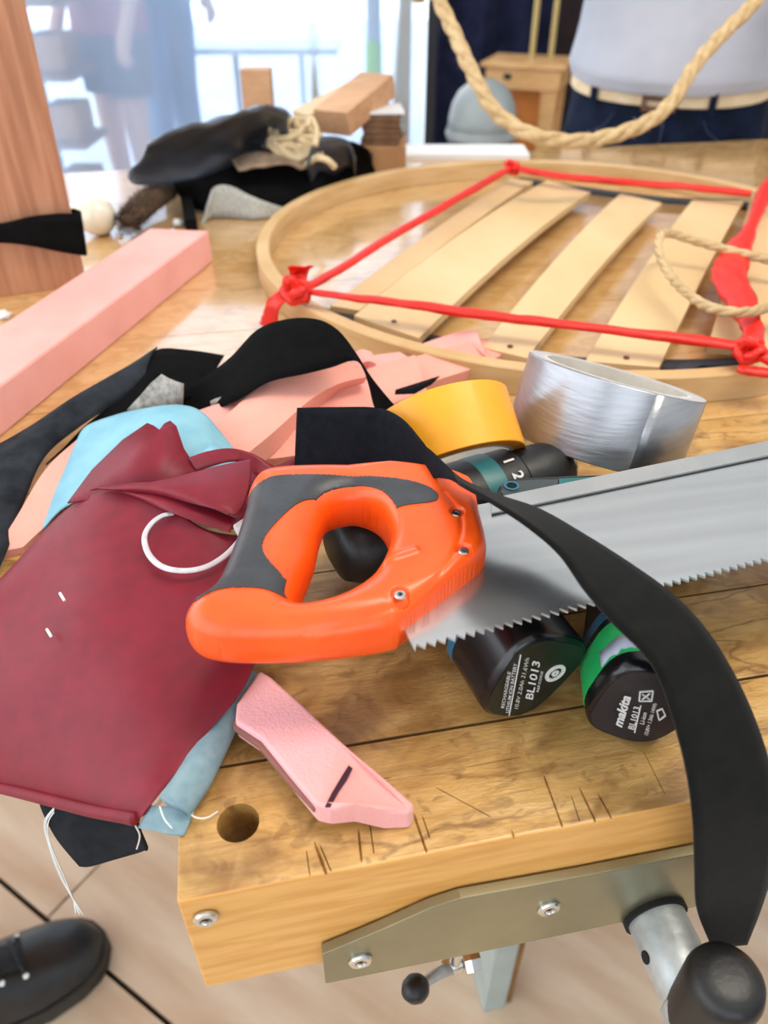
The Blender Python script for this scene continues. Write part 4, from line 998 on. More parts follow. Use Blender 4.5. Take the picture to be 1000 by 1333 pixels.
# black vinyl sheet
vn = cloth([
    [(205, 200, .020), (262, 185, .020), (315, 175, .020), (362, 165, .020), (392, 172, .020)],
    [(192, 184, .085), (250, 166, .098), (302, 152, .106), (350, 137, .112), (378, 150, .095)],
    [(186, 200, .072), (246, 186, .080), (300, 172, .086), (348, 158, .090), (374, 172, .078)],
    [(172, 218, .056), (232, 214, .054), (292, 198, .060), (342, 180, .064), (366, 192, .056)],
    [(166, 230, .046), (228, 236, .036), (290, 222, .040), (336, 202, .044), (358, 208, .040)],
    [(172, 238, .040), (232, 246, .026), (292, 234, .026), (334, 216, .030), (352, 222, .026)]], 6, 0.0075, 34, 11)
vn.build('vinyl_sheet', 'vinyl_black', smooth=True, solid=0.0015, label='black vinyl sheet folded into a ridge on the far table', cat='sheet')
bs = ribbon([(226, 240, .036, 238, 262, .004), (262, 232, .040, 262, 274, .004), (310, 214, .045, 320, 274, .004), (370, 205, .048, 385, 266, .004), (425, 190, .055, 430, 252, .004), (455, 184, .058, 466, 238, .004), (480, 196, .048, 490, 228, .004)], 6, 5)
bs.build('wide_black_strap', 'velvet_black', smooth=True, solid=0.003, label='wide black strap standing on edge below the vinyl sheet', cat='strap')
lp = ribbon([(400, 215, .05, 405, 238, .02), (410, 185, .07, 416, 232, .02), (428, 178, .075, 436, 228, .022), (452, 184, .07, 456, 222, .02), (462, 205, .05, 462, 232, .01)], 6, 4)
lp.build('strap_loop', 'vinyl_black', smooth=True, solid=0.003, label='stiff black strap loop beside the cream yarn', cat='strap')
MB().prism([P(x, y, .02) for x, y in ((234, 250), (248, 247), (256, 284), (240, 287))], (0, 0, -.018)).build('strap_tab', 'velvet_black', bevel=0.001, label='short black strap tab hanging beside the brown fur', cat='strap')
ft = ribbon([(262, 290, .0, 262, 292, .0), (272, 262, .022, 272, 286, .001), (280, 243, .034, 280, 284, .001), (300, 242, .034, 302, 284, .001), (325, 254, .026, 330, 286, .001), (350, 264, .018, 352, 284, .001), (376, 273, .010, 376, 282, .001)], 6, 4)
ft.build('felt_strip', 'felt_grey', smooth=True, solid=0.003, label='pale grey felt strip bent into a loop below the black strap', cat='felt')
yn = MB()
for i in range(12):
    c = P(386, 186, .065); pts_ = []
    ph = random.uniform(0, 6)
    for k in range(9):
        a = ph + k*0.75; rr = random.uniform(.004, .034)
        pts_.append(c + RT*math.cos(a)*rr + UP*math.sin(a)*rr*0.9 + FW*random.uniform(-.008, .008))
    yn.tube(crv(pts_, 5), 0.0042, 7)
for pts_ in ([(352, 160, .085), (356, 190, .06), (366, 205, .05), (372, 192, .06)], [(398, 216, .045), (410, 206, .055), (425, 208, .055), (436, 218, .045)], [(400, 165, .09), (405, 155, .095), (412, 170, .085), (410, 190, .07)]):
    yn.tube(crv(pix(pts_), 6), 0.004, 7)
yn.build('yarn_bundle', 'yarn_cream', smooth=True, label='tangle of cream wool yarn on the black pile', cat='yarn', kind=None)
cs = cloth([[(300, 208, .05), (330, 198, .055), (360, 196, .055), (385, 205, .05)], [(310, 222, .046), (340, 216, .05), (370, 214, .05), (395, 218, .046)]], 6, .004, 50, 2)
cs.build('rag', 'fur_pale', smooth=True, solid=0.003, label='pale brown rag scrap below the cream yarn', cat='cloth')
# fur scrap
fr_ = thing('fur_scrap', P(190, 280, 0), 'scrap of brown and grey fur beside the white bulb', 'fur')
core = crv(pix([(166, 289, .016), (176, 279, .018), (190, 264, .021), (212, 250, .022), (226, 240, .024)]), 6)
MB().tube(core, [0.006+0.012*math.sin(math.pi*(i+3)/(len(core)+5)) for i in range(len(core))], 12, flat=0.7).build('hide', 'fur_brown', fr_, smooth=True)
hairs = MB(); hp_ = MB()
for k in range(2600):
    p = random.choice(core); a = random.uniform(0, 6.28)
    d_ = (RT*math.cos(a) + UP*math.sin(a) - FW*random.uniform(0, .7)).normalized(); b = p + d_*0.011
    e = (d_ + Vector((random.gauss(0, .5), random.gauss(0, .5), random.gauss(0, .5)-.3))).normalized()*random.uniform(.005, .012); w = d_.cross(e).normalized()*0.0005
    (hairs if (k % 5 or d_.z < 0.3) else hp_).add([b-w, b+w, b+e], [(0, 1, 2)])
tag(hairs.build('dark_hair', 'fur_brown', fr_), kind='stuff'); tag(hp_.build('pale_hair', 'fur_pale', fr_), kind='stuff')
# bulb
bc = P(126, 281, .021)
bu = thing('light_bulb', Vector((bc.x, bc.y, ZT)), 'round white glass bulb lying beside the upright board', 'bulb')
axb = (-RT*0.9 - FW*0.3 + V(0, 0, -.1)).normalized()
MB().lathe(bc, axb, [(0.0001, -.021), (.008, -.0195), (.015, -.015), (.020, -.007), (.021, 0), (.020, .007), (.016, .014), (.0125, .022), (.012, .028)], 28).build('globe', 'bulb', bu, smooth=True)
MB().lathe(bc, axb, [(.012, .027), (.0118, .030), (.0125, .032), (.0118, .034), (.0125, .036), (.0118, .038), (.0125, .040), (.010, .044), (.004, .048)], 20).build('screw_cap', 'screw_steel', bu, smooth=40)
for i_, (x, y, s) in enumerate(((137, 298, .006), (178, 292, .005), (232, 290, .007), (225, 300, .003), (5, 410, .006), (155, 306, .004))):
    c = P(x, y, s*0.5); vs_ = []
    bm = bmesh.new(); bmesh.ops.create_icosphere(bm, subdivisions=2, radius=s)
    mb = MB()
    for v in bm.verts: mb.v.append(c + Vector((v.co.x, v.co.y, v.co.z*0.6))*(1+0.5*noise.noise(v.co*300+Vector((i_, 0, 0)))))
    for f in bm.faces: mb.f.append([v.index for v in f.verts]); mb.m.append(0)
    bm.free()
    mb.build('foam_crumb', 'paper_white', smooth=True, label='white crumb of stuffing on the table near the fur scrap and bulb', cat='crumb', group='white crumbs on the table')

# wood blocks and cardboard behind the pile
def beam(name, a, b, w, h, m, label, cat, group=None, upv=(0, 0, 1)):
    a, b = Vector(a), Vector(b); d_ = (b-a).normalized(); s = d_.cross(Vector(upv)).normalized(); u = s.cross(d_)
    R_ = Matrix((d_, s, u)).transposed()
    return MB().box((a+b)/2, ((b-a).length, w, h), R_).build(name, m, bevel=0.001, label=label, cat=cat, group=group)
wg = 'wood blocks behind the pile'
beam('wood_block', P(432, 160, .072), P(492, 110, .100), .052, .030, 'block_wood', 'pale wood block leaning up on the cardboard stack', 'block', wg)
beam('wood_block', P(392, 152, .050), P(478, 108, .085), .050, .012, 'slat_wood', 'thin pale board leaning behind the wood block', 'block', wg)
stack_c = P(492, 212, 0)
rz = Matrix.Rotation(-YAW, 3, 'Z')
MB().box(P(505, 208, .018) + V(0, .03, 0), (.062, .07, .036), rz).build('tan_box', 'cardboard', bevel=0.001, label='small tan carton under the cardboard stack', cat='box')
MB().box(P(474, 214, .014) + V(0, .015, 0), (.030, .05, .030), rz).build('dark_box', 'frame_black', bevel=0.001, label='small dark box beside the tan carton', cat='box')
cbase = P(505, 208, .018) + V(0, .03, 0)
for i in range(5):
    MB().box(Vector((cbase.x-0.004+random.uniform(-.003, .003), cbase.y, ZT+.036+.004+i*.0075)), (.052, .06, .007), Matrix.Rotation(-YAW+random.uniform(-.1, .1), 3, 'Z')).build('cardboard_piece', 'cardboard_dark', bevel=0.0006, label='brown cardboard piece in the stack on the tan carton', cat='cardboard', group='cardboard stack')
MB().box(Vector((cbase.x-.002, cbase.y, ZT+.036+.004+5*.0075-.001)), (.056, .058, .0035), Matrix.Rotation(-YAW+.08, 3, 'Z')).build('paper_pad', 'paper_white', label='white paper pad on top of the cardboard stack', cat='paper')
sb_ = P(345, 190, 0)
MB().box(Vector((sb_.x, sb_.y+.06, ZT+.05)), (.046, .03, .100), rz).build('tall_box', 'block_wood', bevel=0.001, label='tall tan box standing behind the black vinyl sheet', cat='box')
MB().box(Vector((P(600, 200, 0).x, P(600, 200, 0).y, ZT+.003)), (.20, .07, .006), rz).build('paper_sheet', 'paper_white', label='white paper lying on the bench beyond the hoop', cat='paper')
MB().box(P(585, 226, .006), (.05, .018, .010), rz).build('wood_scrap', 'leather_brown', bevel=.001, label='small dark wood scrap under the far hoop rim', cat='scrap')
MB().box(P(622, 224, .004), (.035, .02, .006), rz).build('blue_pen', 'jeans', bevel=.001, label='small blue scrap on the paper under the far hoop rim', cat='scrap')

# ------------------------------------------------------------------ boot on the floor
toe = P(132, 1214, -ZT+.04); heel_dir = (P(-40, 1308, -ZT+.04) - toe); heel_dir.z = 0; heel_dir.normalize()
sdv = Vector((-heel_dir.y, heel_dir.x, 0))
boot = thing('boot', Vector((toe.x, toe.y, 0)) + heel_dir*0.14, 'black leather lace-up boot on the floor', 'boot')
Lb_ = 0.295
def sole_w(t):   # half widths along the length, t=0 toe
    return np.interp(t, [0, .03, .08, .16, .30, .45, .60, .75, .88, .96, 1], [.006, .026, .040, .049, .053, .048, .042, .040, .040, .034, .016])
def boot_rings(zs_fn, wscale, n=40, segs=28):
    rows = []
    for i in range(n+1):
        t = i/n; c = Vector((toe.x, toe.y, 0)) + heel_dir*(t*Lb_); w = sole_w(t)*wscale; zt = zs_fn(t); row = []
        for k in range(segs):
            an = 2*math.pi*k/segs; y = math.cos(an); z = math.sin(an)
            yy = math.copysign(abs(y)**0.8, y)*w; zz = .024 + (zt-.024)*max(0, z)**0.85 if z > 0 else .024 + .004*z
            row.append(c + sdv*yy + V(0, 0, zz))
        rows.append(row)
    return MB().grid(rows, closed=True)
ztop = lambda t: float(np.interp(t, [0, .04, .10, .20, .30, .42, .55, .7, .85, 1], [.034, .052, .066, .078, .088, .105, .128, .138, .135, .10]))
boot_rings(ztop, 1.0).build('upper', 'leather_boot', boot, smooth=True)
srow = []
for z, k_ in ((0.0, 1.02), (0.004, 1.07), (0.024, 1.08), (0.030, 1.05)):
    row = []
    for i in range(61):
        t = i/60; row.append(Vector((toe.x, toe.y, z)) + heel_dir*(t*(Lb_+.008)-.004) + sdv*sole_w(t)*k_)
    for i in range(60, -1, -1):
        t = i/60; row.append(Vector((toe.x, toe.y, z)) + heel_dir*(t*(Lb_+.008)-.004) - sdv*sole_w(t)*k_)
    srow.append(row)
mb = MB().grid(srow, closed=True); n_ = len(srow[0]); mb.f += [list(range(n_))[::-1], [3*n_+i for i in range(n_)]]; mb.m += [0, 0]
mb.build('sole', 'boot_sole', boot, smooth=50)
tong = []
for i in range(10):
    t = .30 + .32*i/9; c = Vector((toe.x, toe.y, 0)) + heel_dir*(t*Lb_); tong.append([c + sdv*(.018*k/4) + V(0, 0, ztop(t)+.003-.0016*abs(k)*.5) for k in range(-4, 5)])
MB().grid(tong).build('tongue', 'lace', boot, smooth=True, solid=.003)
for i in range(4):
    t = .31 + .085*i; c = Vector((toe.x, toe.y, 0)) + heel_dir*(t*Lb_); zz = ztop(t)+.007
    MB().tube(crv([c + sdv*.026 + V(0, 0, zz-.009), c + sdv*.012 + heel_dir*.003 + V(0, 0, zz), c - sdv*.012 + heel_dir*.007 + V(0, 0, zz), c - sdv*.026 + heel_dir*.01 + V(0, 0, zz-.009)], 6), .0026, 8).build('lace', 'lace', boot, smooth=True)
    for s in (1, -1):
        MB().lathe(c + sdv*.027*s + V(0, 0, zz-.012), (sdv*s*.6 + V(0, 0, .8)), [(.0035, 0), (.0035, .003), (.0018, .0032)], 12).build('eyelet', 'screw_steel', boot, smooth=40)
# ankle shaft
sh_ = []
for i in range(8):
    z = .10 + .10*i/7; c = Vector((toe.x, toe.y, 0)) + heel_dir*(.775*Lb_); sh_.append([c + heel_dir*math.cos(a)*(.062-.004*i/7) + sdv*math.sin(a)*(.038) + V(0, 0, z) for a in [2*math.pi*k/24 for k in range(24)]])
MB().grid(sh_, closed=True).build('shaft', 'leather_boot', boot, smooth=True, solid=.003)

# ------------------------------------------------------------------ people
def loft(rings, seg=36):
    """rings: (centre, half width, half depth, power); width axis = wx, depth axis = wy given per ring"""
    rows = []
    for c, a, b, wx, wy, pw_ in rings:
        row = []
        for k in range(seg):
            t = 2*math.pi*k/seg; x, y = math.cos(t), math.sin(t)
            row.append(Vector(c) + wx*(math.copysign(abs(x)**(2/pw_), x)*a) + wy*(math.copysign(abs(y)**(2/pw_), y)*b))
        rows.append(row)
    mb = MB().grid(rows, closed=True); n = seg; k = (len(rows)-1)*n
    mb.f += [list(range(n))[::-1], [k+i for i in range(n)]]; mb.m += [0, 0]
    return mb
def person(label, base, face, hgt, topm, legm, bare_legs, arms, sleeve_long=True, detail=False):
    """base: point on the floor between the feet; face: facing direction; arms: per side list of (elbow, wrist) in body axes, metres for a 1.70 m body"""
    s = hgt/1.70; fy = Vector(face).normalized(); fx = Vector((fy.y, -fy.x, 0)) * -1   # fx: the person's left ... picture right when facing us
    fx = Vector((-fy.y, fy.x, 0))
    base = Vector(base)
    def B(x, y, z): return base + fx*(x*s) + fy*(y*s) + V(0, 0, z*s)
    t = thing('person', base, label, 'person')
    # continuous skinned body
    vs_, es_, rs_ = [], [], []
    def add(p, r, par=None):
        vs_.append(B(*p)-base); rs_.append(r*s)
        if par is not None: es_.append((par, len(vs_)-1))
        return len(vs_)-1
    pel = add((0, 0, .92), .12)
    ab = add((0, .005, 1.05), .115, pel); ch_ = add((0, 0, 1.25), .13, ab); nk0 = add((0, -.01, 1.40), .07, ch_); nk = add((0, .0, 1.47), .052, nk0)
    hd0 = add((0, .02, 1.54), .07, nk); hd1 = add((0, .02, 1.61), .082, hd0); add((0, .01, 1.67), .055, hd1)
    nose = add((0, .10, 1.575), .012, hd0)
    for sd_ in (-1, 1):
        hp0 = add((sd_*.09, 0, .88), .085, pel); knee = add((sd_*.10, .015, .48), .055, hp0); an = add((sd_*.105, -.01, .09), .036, knee)
        ft = add((sd_*.115, .09, .035), .032, an); add((sd_*.12, .16, .028), .026, ft)
        sh0 = add((sd_*.155, -.01, 1.355), .046, ch_); el_, wr_ = arms[0 if sd_ < 0 else 1]
        e_ = add(el_, .042, sh0); w_ = add(wr_, .028, e_)
        dh = (Vector(wr_)-Vector(el_)).normalized(); pm = Vector(wr_) + dh*.05; p_ = add(tuple(pm), .034, w_)
        side_ = dh.cross(Vector((0, 0, 1))); side_ = side_.normalized() if side_.length > .1 else Vector((1, 0, 0))
        upn = side_.cross(dh)
        for q, (o_, l_) in enumerate(((-.027, .062), (-.009, .075), (.009, .072), (.027, .058))):
            k1 = pm + dh*.035 + side_*o_; k2 = k1 + dh*l_*.45 - upn*.008; k3 = k2 + dh*l_*.25 - upn*.026
            a1 = add(tuple(k1), .010, p_); a2 = add(tuple(k2), .009, a1); add(tuple(k3), .008, a2)
        th1 = Vector(wr_) + dh*.03 - side_*.035; a1 = add(tuple(th1), .011, p_); add(tuple(th1 + dh*.04 - side_*.012 - upn*.01), .009, a1)
    me = bpy.data.meshes.new('body'); me.from_pydata([tuple(v) for v in vs_], es_, []); me.materials.append(MATS['skin'])
    bo = bpy.data.objects.new('body', me); COL.objects.link(bo); bo.parent = t
    sk = bo.modifiers.new('skin', 'SKIN'); sk.use_smooth_shade = True
    for i, r in enumerate(rs_): me.skin_vertices[0].data[i].radius = (r, r)
    me.skin_vertices[0].data[0].use_root = True
    su = bo.modifiers.new('sub', 'SUBSURF'); su.levels = 1; su.render_levels = 1
    # hair cap, eyes, mouth
    hr = [(B(0, .0, 1.70), .03*s, .03*s, fx, fy, 2), (B(0, -.01, 1.675), .072*s, .080*s, fx, fy, 2), (B(0, -.018, 1.62), .088*s, .090*s, fx, fy, 2), (B(0, -.035, 1.55), .080*s, .072*s, fx, fy, 2), (B(0, -.045, 1.50), .062*s, .05*s, fx, fy, 2)]
    loft(hr, 24).build('hair', 'hair', t, smooth=True)
    for sd_ in (-1, 1):
        MB().lathe(B(sd_*.03, .092, 1.60), fy, [(.0085*s, 0), (.006*s, .004*s), (.001*s, .006*s)], 12).build('eye', 'frame_black', t, smooth=True)
        MB().lathe(B(sd_*.084, .01, 1.585), fx*sd_, [(.022*s, 0), (.020*s, .010*s), (.006*s, .014*s)], 14).build('ear', 'skin', t, smooth=True)
    MB().box(B(0, .092, 1.53), (.04*s, .012*s, .008*s), Matrix((fx, fy, Vector((0, 0, 1)))).transposed()).build('mouth', 'mauve', t)
    # shoes
    for sd_ in (-1, 1):
        loft([(B(sd_*.105, -.075, .03), .028*s, .01*s, fx, Vector((0, 0, 1)), 2.5), (B(sd_*.105, -.06, .045), .036*s, .045*s, fx, Vector((0, 0, 1)), 2.5), (B(sd_*.108, .0, .055), .040*s, .055*s, fx, Vector((0, 0, 1)), 2.5), (B(sd_*.115, .10, .035), .044*s, .035*s, fx, Vector((0, 0, 1)), 2.5), (B(sd_*.12, .19, .022), .03*s, .02*s, fx, Vector((0, 0, 1)), 2.5)], 20).build('shoe', 'leather_boot', t, smooth=True)
    # trousers or shorts
    end = .09 if not bare_legs else .62
    tr = loft([(B(0, .0, .985), .158*s, .108*s, fx, fy, 2.4), (B(0, .0, .93), .170*s, .118*s, fx, fy, 2.4), (B(0, -.005, .86), .178*s, .125*s, fx, fy, 2.4), (B(0, -.005, .78), .172*s, .118*s, fx, fy, 2.4)], 40)
    for sd_ in (-1, 1):
        zs_ = [.86, .74, .62, .48, .30, .14, .07]
        rr_ = [.092, .092, .084, .070, .066, .062, .064]
        rg_ = [(B(sd_*(.088+.012*(.86-z)/.8), .005, z), r*s, r*1.1*s, fx, fy, 2.1) for z, r in zip(zs_, rr_) if z >= end-.01]
        m2 = loft(rg_, 28); k = len(tr.v); tr.v += m2.v; tr.f += [[i+k for i in f] for f in m2.f]; tr.m += m2.m
    tro = tr.build('trousers' if not bare_legs else 'shorts', legm, t, smooth=50)
    # shirt
    def bell(z, a, b, y=0): return (B(0, y, z), a*s, b*s, fx, fy, 2.4)
    if detail: rings = [bell(.950, .166, .118, .004), bell(.955, .180, .132, .006), bell(.975, .184, .138, .008), bell(1.03, .174, .128, .006), bell(1.12, .166, .118, .004), bell(1.25, .182, .122), bell(1.34, .186, .112), bell(1.41, .13, .085, -.01), bell(1.445, .062, .06, -.006)]
    else: rings = [bell(.84, .186, .132), bell(.95, .176, .124), bell(1.1, .165, .118), bell(1.25, .182, .122), bell(1.34, .186, .112), bell(1.41, .13, .085, -.01), bell(1.445, .062, .06, -.006)]
    # denser rings so that the cloth can crease
    dense = []
    for a_, b_ in zip(rings, rings[1:]):
        for k in range(6):
            q = k/6; dense.append((a_[0].lerp(b_[0], q), a_[1]+(b_[1]-a_[1])*q, a_[2]+(b_[2]-a_[2])*q, fx, fy, 2.4))
    dense.append(rings[-1])
    sh = loft(dense, 64)
    for i, v in enumerate(sh.v):
        q = v - base; n_ = noise.noise(Vector((q.x*9, q.y*9, q.z*4))) + .5*noise.noise(Vector((q.x*22, q.y*22, q.z*12)))
        o_ = Vector((q.x, q.y, 0)); sh.v[i] = v + (o_.normalized() if o_.length > .01 else o_)*n_*.011
    sh.build('shirt', topm, t, smooth=60)
    for sd_ in (-1, 1):
        el_, wr_ = arms[0 if sd_ < 0 else 1]
        e_ = Vector(el_); w_ = Vector(wr_)
        pth = [B(sd_*.13, -.005, 1.36), B(sd_*.18, -.005, 1.34)]
        if sleeve_long: pth += [B(*(Vector((sd_*.18, 0, 1.34)).lerp(e_, .5))), B(*e_), B(*e_.lerp(w_, .5)), B(*e_.lerp(w_, .9))]; rr_ = [.07, .072, .064, .056, .048, .04]
        else: pth += [B(*(Vector((sd_*.18, 0, 1.34)).lerp(e_, .6)))]; rr_ = [.07, .072, .066]
        MB().tube(crv(pth, 4), [float(np.interp(i, [k*4 for k in range(len(rr_))], rr_))*s for i in range((len(rr_)-1)*4+1)], 18).build('sleeve', topm, t, smooth=True)
    if detail:
        rows = []
        for z, k_ in ((.932, 1.0), (.934, 1.03), (.960, 1.03), (.962, 1.0)):
            rows.append((B(0, .0, z), .172*s*k_, .122*s*k_, fx, fy, 2.4))
        loft(rows, 48).build('belt', 'belt_cream', t, smooth=50)
        R3 = Matrix((fx, fy, Vector((0, 0, 1)))).transposed()
        bk = MB()
        for (x, z, w, h) in ((0, .963, .056, .006), (0, .931, .056, .006), (-.026, .947, .006, .030), (.026, .947, .006, .030), (0, .947, .05, .004)):
            bk.box(B(x, .130, z), (w*s, .008*s, h*s), R3)
        bk.build('buckle', 'leather_brown', t, bevel=.001, label='brown leather buckle')
        for x in (-.115, .085):
            yy = .1245*(1-(abs(x)/.18)**2.4)**(1/2.4)+.006
            MB().box(B(x, yy, .944), (.012*s, .006*s, .042*s), R3).build('belt_loop', 'jeans', t, bevel=.001)
        # pocket seams and fly
        for sd_ in (-1, 1):
            pts_ = []
            for k in range(9):
                a = k/8; x = .075 + .085*a; z = .915 - .06*a**0.6; x_ = min(x, .170)
                yy = .121*max(0, 1-(x_/.176)**2.4)**(1/2.4)+.002; pts_.append(B(sd_*x_, yy, z))
            MB().tube(crv(pts_, 3), .0016*s, 6).build('pocket_seam', 'seam_blue', t, smooth=True)
        MB().tube([B(.012, .123, .915), B(.012, .128, .86), B(.004, .124, .80)], .0016*s, 6).build('fly_seam', 'seam_blue', t, smooth=True)
        # low-slung waistband: it dips towards the front
        for o in t.children:
            if o.name.split('.')[0] in ('belt', 'buckle', 'belt_loop', 'pocket_seam', 'fly_seam', 'trousers', 'shirt'):
                for v in o.data.vertices:
                    k_ = min(1, max(0, (v.co.z/s-.74)/.12)) * min(1, max(0, (1.12-v.co.z/s)/.12)); v.co.z -= 0.17*k_*(fy.dot(v.co)+.02*s)
    return t
# the person behind the bench, hands raised with the rope
front = PD(868, 135, 1.27); toC = (CAM-front); toC.z = 0; toC.normalize()
mp_ = front - toC*0.125; mp_.z = 0
print('MAN', front, mp_)
hands = [PD(546, -75, .93), PD(1036, -75, .93)]
sm_ = 1.66/1.70; fy_ = (toC + RT*-0.10).normalized(); fx_ = Vector((-fy_.y, fy_.x, 0)); arms_ = {}
for hnd in hands:
    q = (hnd - mp_)/sm_; w_ = Vector((q.dot(fx_), q.dot(fy_), q.z)); sd_ = -1 if w_.x < 0 else 1
    sh_p = Vector((sd_*.17, 0, 1.37)); el_ = sh_p.lerp(w_, .5) + Vector((sd_*.06, -.06, -.10)); dh_ = (w_-el_).normalized()
    arms_[sd_] = (tuple(el_), tuple(w_ - dh_*.105 + V(0, 0, .02)))
person('person in a pale grey-blue shirt and dark blue jeans standing behind the hoop', mp_, (toC + RT*-0.10), 1.66, 'shirt', 'jeans', False, [arms_[-1], arms_[1]], True, True)
mid_ = [PD(x, y, t) for x, y, t in ((565, -15, .90), (590, 40, .88), (615, 95, .86), (645, 145, .85), (690, 175, .84), (745, 184, .84), (800, 176, .85), (850, 155, .86), (880, 125, .87), (905, 85, .88), (945, 40, .89), (985, 0, .90))]
jd = rope([hands[0] + V(0, 0, -.06), hands[0]] + mid_ + [hands[1], hands[1] + V(0, 0, -.06)], 0.0088, pitch=0.085, fuzz=2600)
jd.build('jute_rope', 'jute', smooth=True, label='thick jute rope hanging in a curve in front of the person', cat='rope', group='jute rope')
# two people beyond the plastic sheet
def ground(px, py, z):
    d_ = ray(px, py); return CAM + d_*((z-CAM.z)/d_.z)
def at_depth(px, t): p = PD(px, 120, t); p.z = 0; return p
pa = at_depth(158, 3.1); pb = at_depth(222, 4.0)
relax = [((-.24, -.02, 1.10), (-.25, .08, .88)), ((.24, -.02, 1.10), (.25, .08, .88))]
person('person in a mauve top and shorts standing beyond the plastic sheet', pa, Vector((-.8, -.6, 0)), 1.62, 'mauve', 'jeans', True, relax, False)
person('person in blue clothes with long trousers standing beyond the plastic sheet', pb, Vector((.7, -.7, 0)), 1.66, 'trouser_teal', 'trouser_teal', False, relax, False)

# ------------------------------------------------------------------ background
def vert_sheet(px0, px1, t0, t1, z0, z1, n, amp, freq, seed, m, name, label, cat, thick, nz=10):
    a, b = at_depth(px0, t0), at_depth(px1, t1); d_ = (b-a); L_ = d_.length; d_.normalize(); nn_ = Vector((-d_.y, d_.x, 0)); rows = []
    for j in range(nz+1):
        z = z0 + (z1-z0)*j/nz; row = []
        for i in range(n+1):
            u = L_*i/n; o_ = amp*math.sin(u*freq + 1.5*noise.noise(Vector((u*2.1, z*.4, seed)))) + amp*1.2*noise.noise(Vector((u*5, z*.6, seed+4)))
            row.append(a + d_*u + nn_*o_ + V(0, 0, z))
        rows.append(row)
    return MB().grid(rows).build(name, m, smooth=True, solid=thick, label=label, cat=cat)
vert_sheet(40, 556, 2.3, 2.75, 0.01, 2.3, 150, .022, 21, 1.0, 'plastic_film', 'plastic_sheet', 'clear bluish plastic sheet hanging in folds across the opening', 'curtain', 0)
vert_sheet(565, 720, 3.55, 3.6, 0.01, 2.5, 80, .035, 26, 2.0, 'drape_dark', 'dark_curtain', 'dark navy curtain hanging behind the grey bin', 'curtain', .004)
vert_sheet(690, 1250, 3.75, 3.7, 0.01, 2.5, 120, .03, 16, 6.0, 'drape_brown', 'brown_curtain', 'dark brown curtain hanging behind the wooden stand', 'curtain', .004)
a = at_depth(560, 2.85); MB().box(a + V(0, 0, 1.25), (.035, .05, 2.5), rz).build('trim_1', 'frame_black', kind='structure')
# hi-vis post beyond the sheet
a = at_depth(487, 3.0); pst = thing('marker_post', a, 'grey post with a lime green band beyond the plastic sheet', 'post')
MB().lathe(a, (0, 0, 1), [(.026, 0), (.026, 1.7)], 20).build('post', 'post_grey', pst, smooth=40)
zl0, zl1 = PD(487, 105, 3.0).z, PD(487, 48, 3.0).z
MB().lathe(a, (0, 0, 1), [(.030, zl0), (.030, zl1)], 20).build('green_band', 'lime', pst, smooth=40)
# table outside with thin leg
ta = at_depth(330, 4.4); zt2 = PD(330, 55, 4.4).z
ot = thing('terrace_table', ta, 'white table with a brown leg standing outside beyond the plastic sheet', 'table')
MB().box(Vector((ta.x, ta.y, zt2)), (1.0, .5, .03), rz).build('table_top', 'wall_white', ot, bevel=.003)
for px in (311, 395):
    q = at_depth(px, 4.3); MB().box(Vector((q.x, q.y, zt2/2)), (.03, .03, zt2-.03), rz).build('leg', 'outside_brown' if px == 311 else 'wall_white', ot)
# shelf with cartons glimpsed at the far left
sa = at_depth(66, 2.75); shf = thing('shelf_unit', sa, 'dark green shelf unit glimpsed beside the upright board', 'shelf')
MB().box(sa + V(-.10, .1, .75), (.03, .3, 1.5), rz).build('side_panel', 'bin_dark', shf)
for z in (.25, .48, .70, .92, 1.2): MB().box(sa + V(.0, .1, z), (.24, .3, .02), rz).build('shelf_board', 'outside_brown', shf)
for i_, z in enumerate((.26, .49, .71)):
    MB().box(sa + V(.03, .08, z+.06), (.12, .18, .11), rz).build('carton', 'cardboard', bevel=.002, label='tan carton on the shelf unit, %s board up' % ('first', 'second', 'third')[i_], cat='box', group='cartons on the shelf unit')
# grey bin with dome lid
bn = at_depth(631, 2.9); zr = PD(631, 182, 2.9).z; bin_ = thing('waste_bin', bn, 'grey waste bin with a domed lid in front of the dark curtain', 'bin')
rb_ = 0.132
MB().lathe(bn, (0, 0, 1), [(rb_*.80, 0.0), (rb_*.84, .01), (rb_*.98, zr-.01), (rb_, zr)], 40).build('body', 'bin_dark', bin_, smooth=40)
MB().lathe(bn, (0, 0, 1), [(rb_*1.03, zr-.012), (rb_*1.06, zr), (rb_*1.03, zr+.02)], 40).build('rim', 'bin_grey', bin_, smooth=40)
MB().lathe(bn, (0, 0, 1), [(rb_, zr+.015), (rb_*.98, zr+.06), (rb_*.90, zr+.105), (rb_*.74, zr+.145), (rb_*.5, zr+.172), (rb_*.25, zr+.185), (.001, zr+.188)], 40).build('domed_lid', 'bin_grey', bin_, smooth=True)
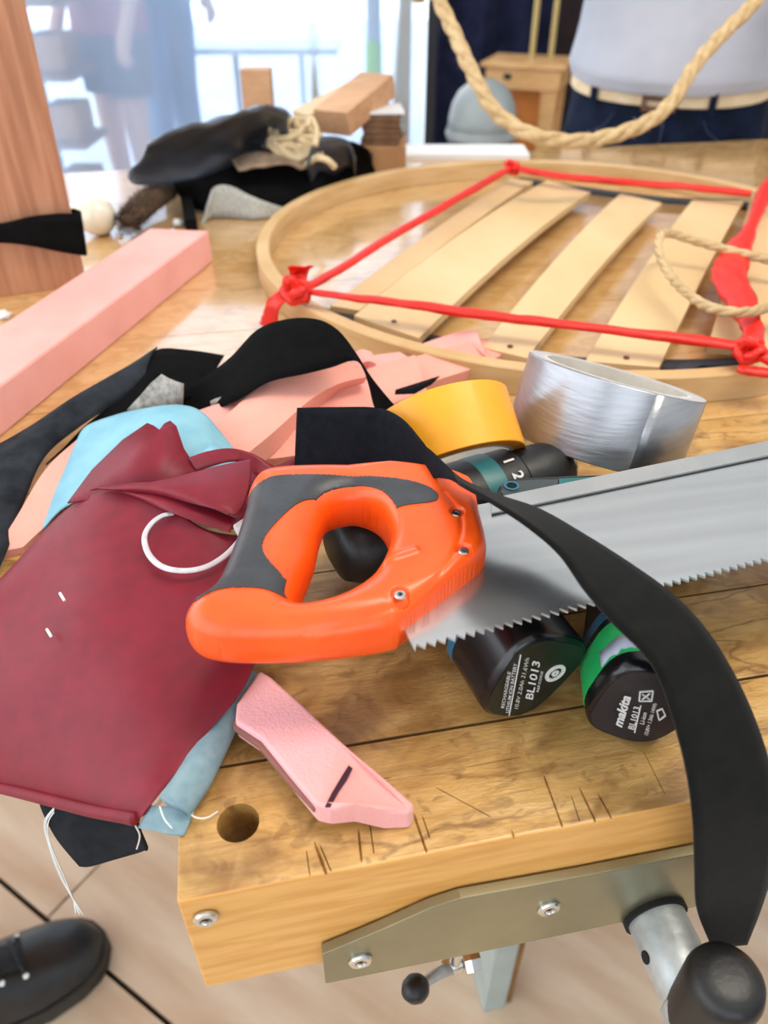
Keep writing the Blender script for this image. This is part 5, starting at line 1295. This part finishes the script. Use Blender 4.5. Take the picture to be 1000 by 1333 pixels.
# wooden stand with slab top
sc_ = at_depth(686, 3.2); ztp = PD(680, 90, 3.2).z; std = thing('wooden_stand', sc_, 'wooden stand with a box top and two thin poles behind the person', 'stand')
rs_ = Matrix.Rotation(-YAW-.35, 3, 'Z')
MB().box(sc_ + V(0, 0, ztp-.01), (.30, .26, .08), rs_).build('box_top', 'crate_wood', std, bevel=.003)
MB().box(sc_ + V(0, 0, ztp+.035), (.34, .30, .016), rs_).build('lid', 'crate_wood', std, bevel=.003)
MB().box(sc_ + rs_ @ V(-.06, -.131, ztp-.005), (.03, .006, .02), rs_).build('latch', 'frame_black', std)
for x in (-.11, .11):
    for y in (-.09, .09): MB().box(sc_ + rs_ @ V(x, y, (ztp-.05)/2), (.06, .05, ztp-.05), rs_).build('leg', 'crate_wood', std, bevel=.002)
MB().box(sc_ + rs_ @ V(.02, -.05, (ztp-.05)/2), (.16, .02, ztp-.05), rs_).build('front_board', 'crate_orange', std)
for px in (688, 712):
    q = at_depth(px, 3.2); MB().lathe(Vector((q.x, q.y, ztp+.04)), (0, 0, 1), [(.011, 0), (.011, 1.0)], 14).build('pole', 'pole_brass', std, smooth=40)
# back wall beside and above the opening
wl = MB()
a = at_depth(575, 4.1); b = at_depth(1900, 4.1)
wl.box(((a+b)/2) + V(0, 0, 1.45), ((b-a).length, .1, 2.9), rz)
wl.build('wall_back', 'drape_brown', kind='structure')
MB().grid([[V(-2.7, -3.2, 2.95), V(4.3, -3.2, 2.95)], [V(-2.7, 4.4, 2.95), V(4.3, 4.4, 2.95)]]).build('ceiling', 'glow_roof', kind='structure')  # out of view; lets daylight through to brighten blade and table
MB().box((4.25, 0.6, 1.45), (.1, 7.6, 2.9)).build('wall_right', 'wall_white', kind='structure')
wf = MB()  # unseen wall; its opening is added to let fill light onto the bench front
wf.box((0.8, -3.25, 0.45), (7.0, .1, 0.9)); wf.box((0.8, -3.25, 2.65), (7.0, .1, 0.5)); wf.box((-2.3, -3.25, 1.65), (0.8, .1, 1.5)); wf.box((2.6, -3.25, 1.65), (3.4, .1, 1.5))
wf.build('wall_front', 'wall_white', kind='structure')
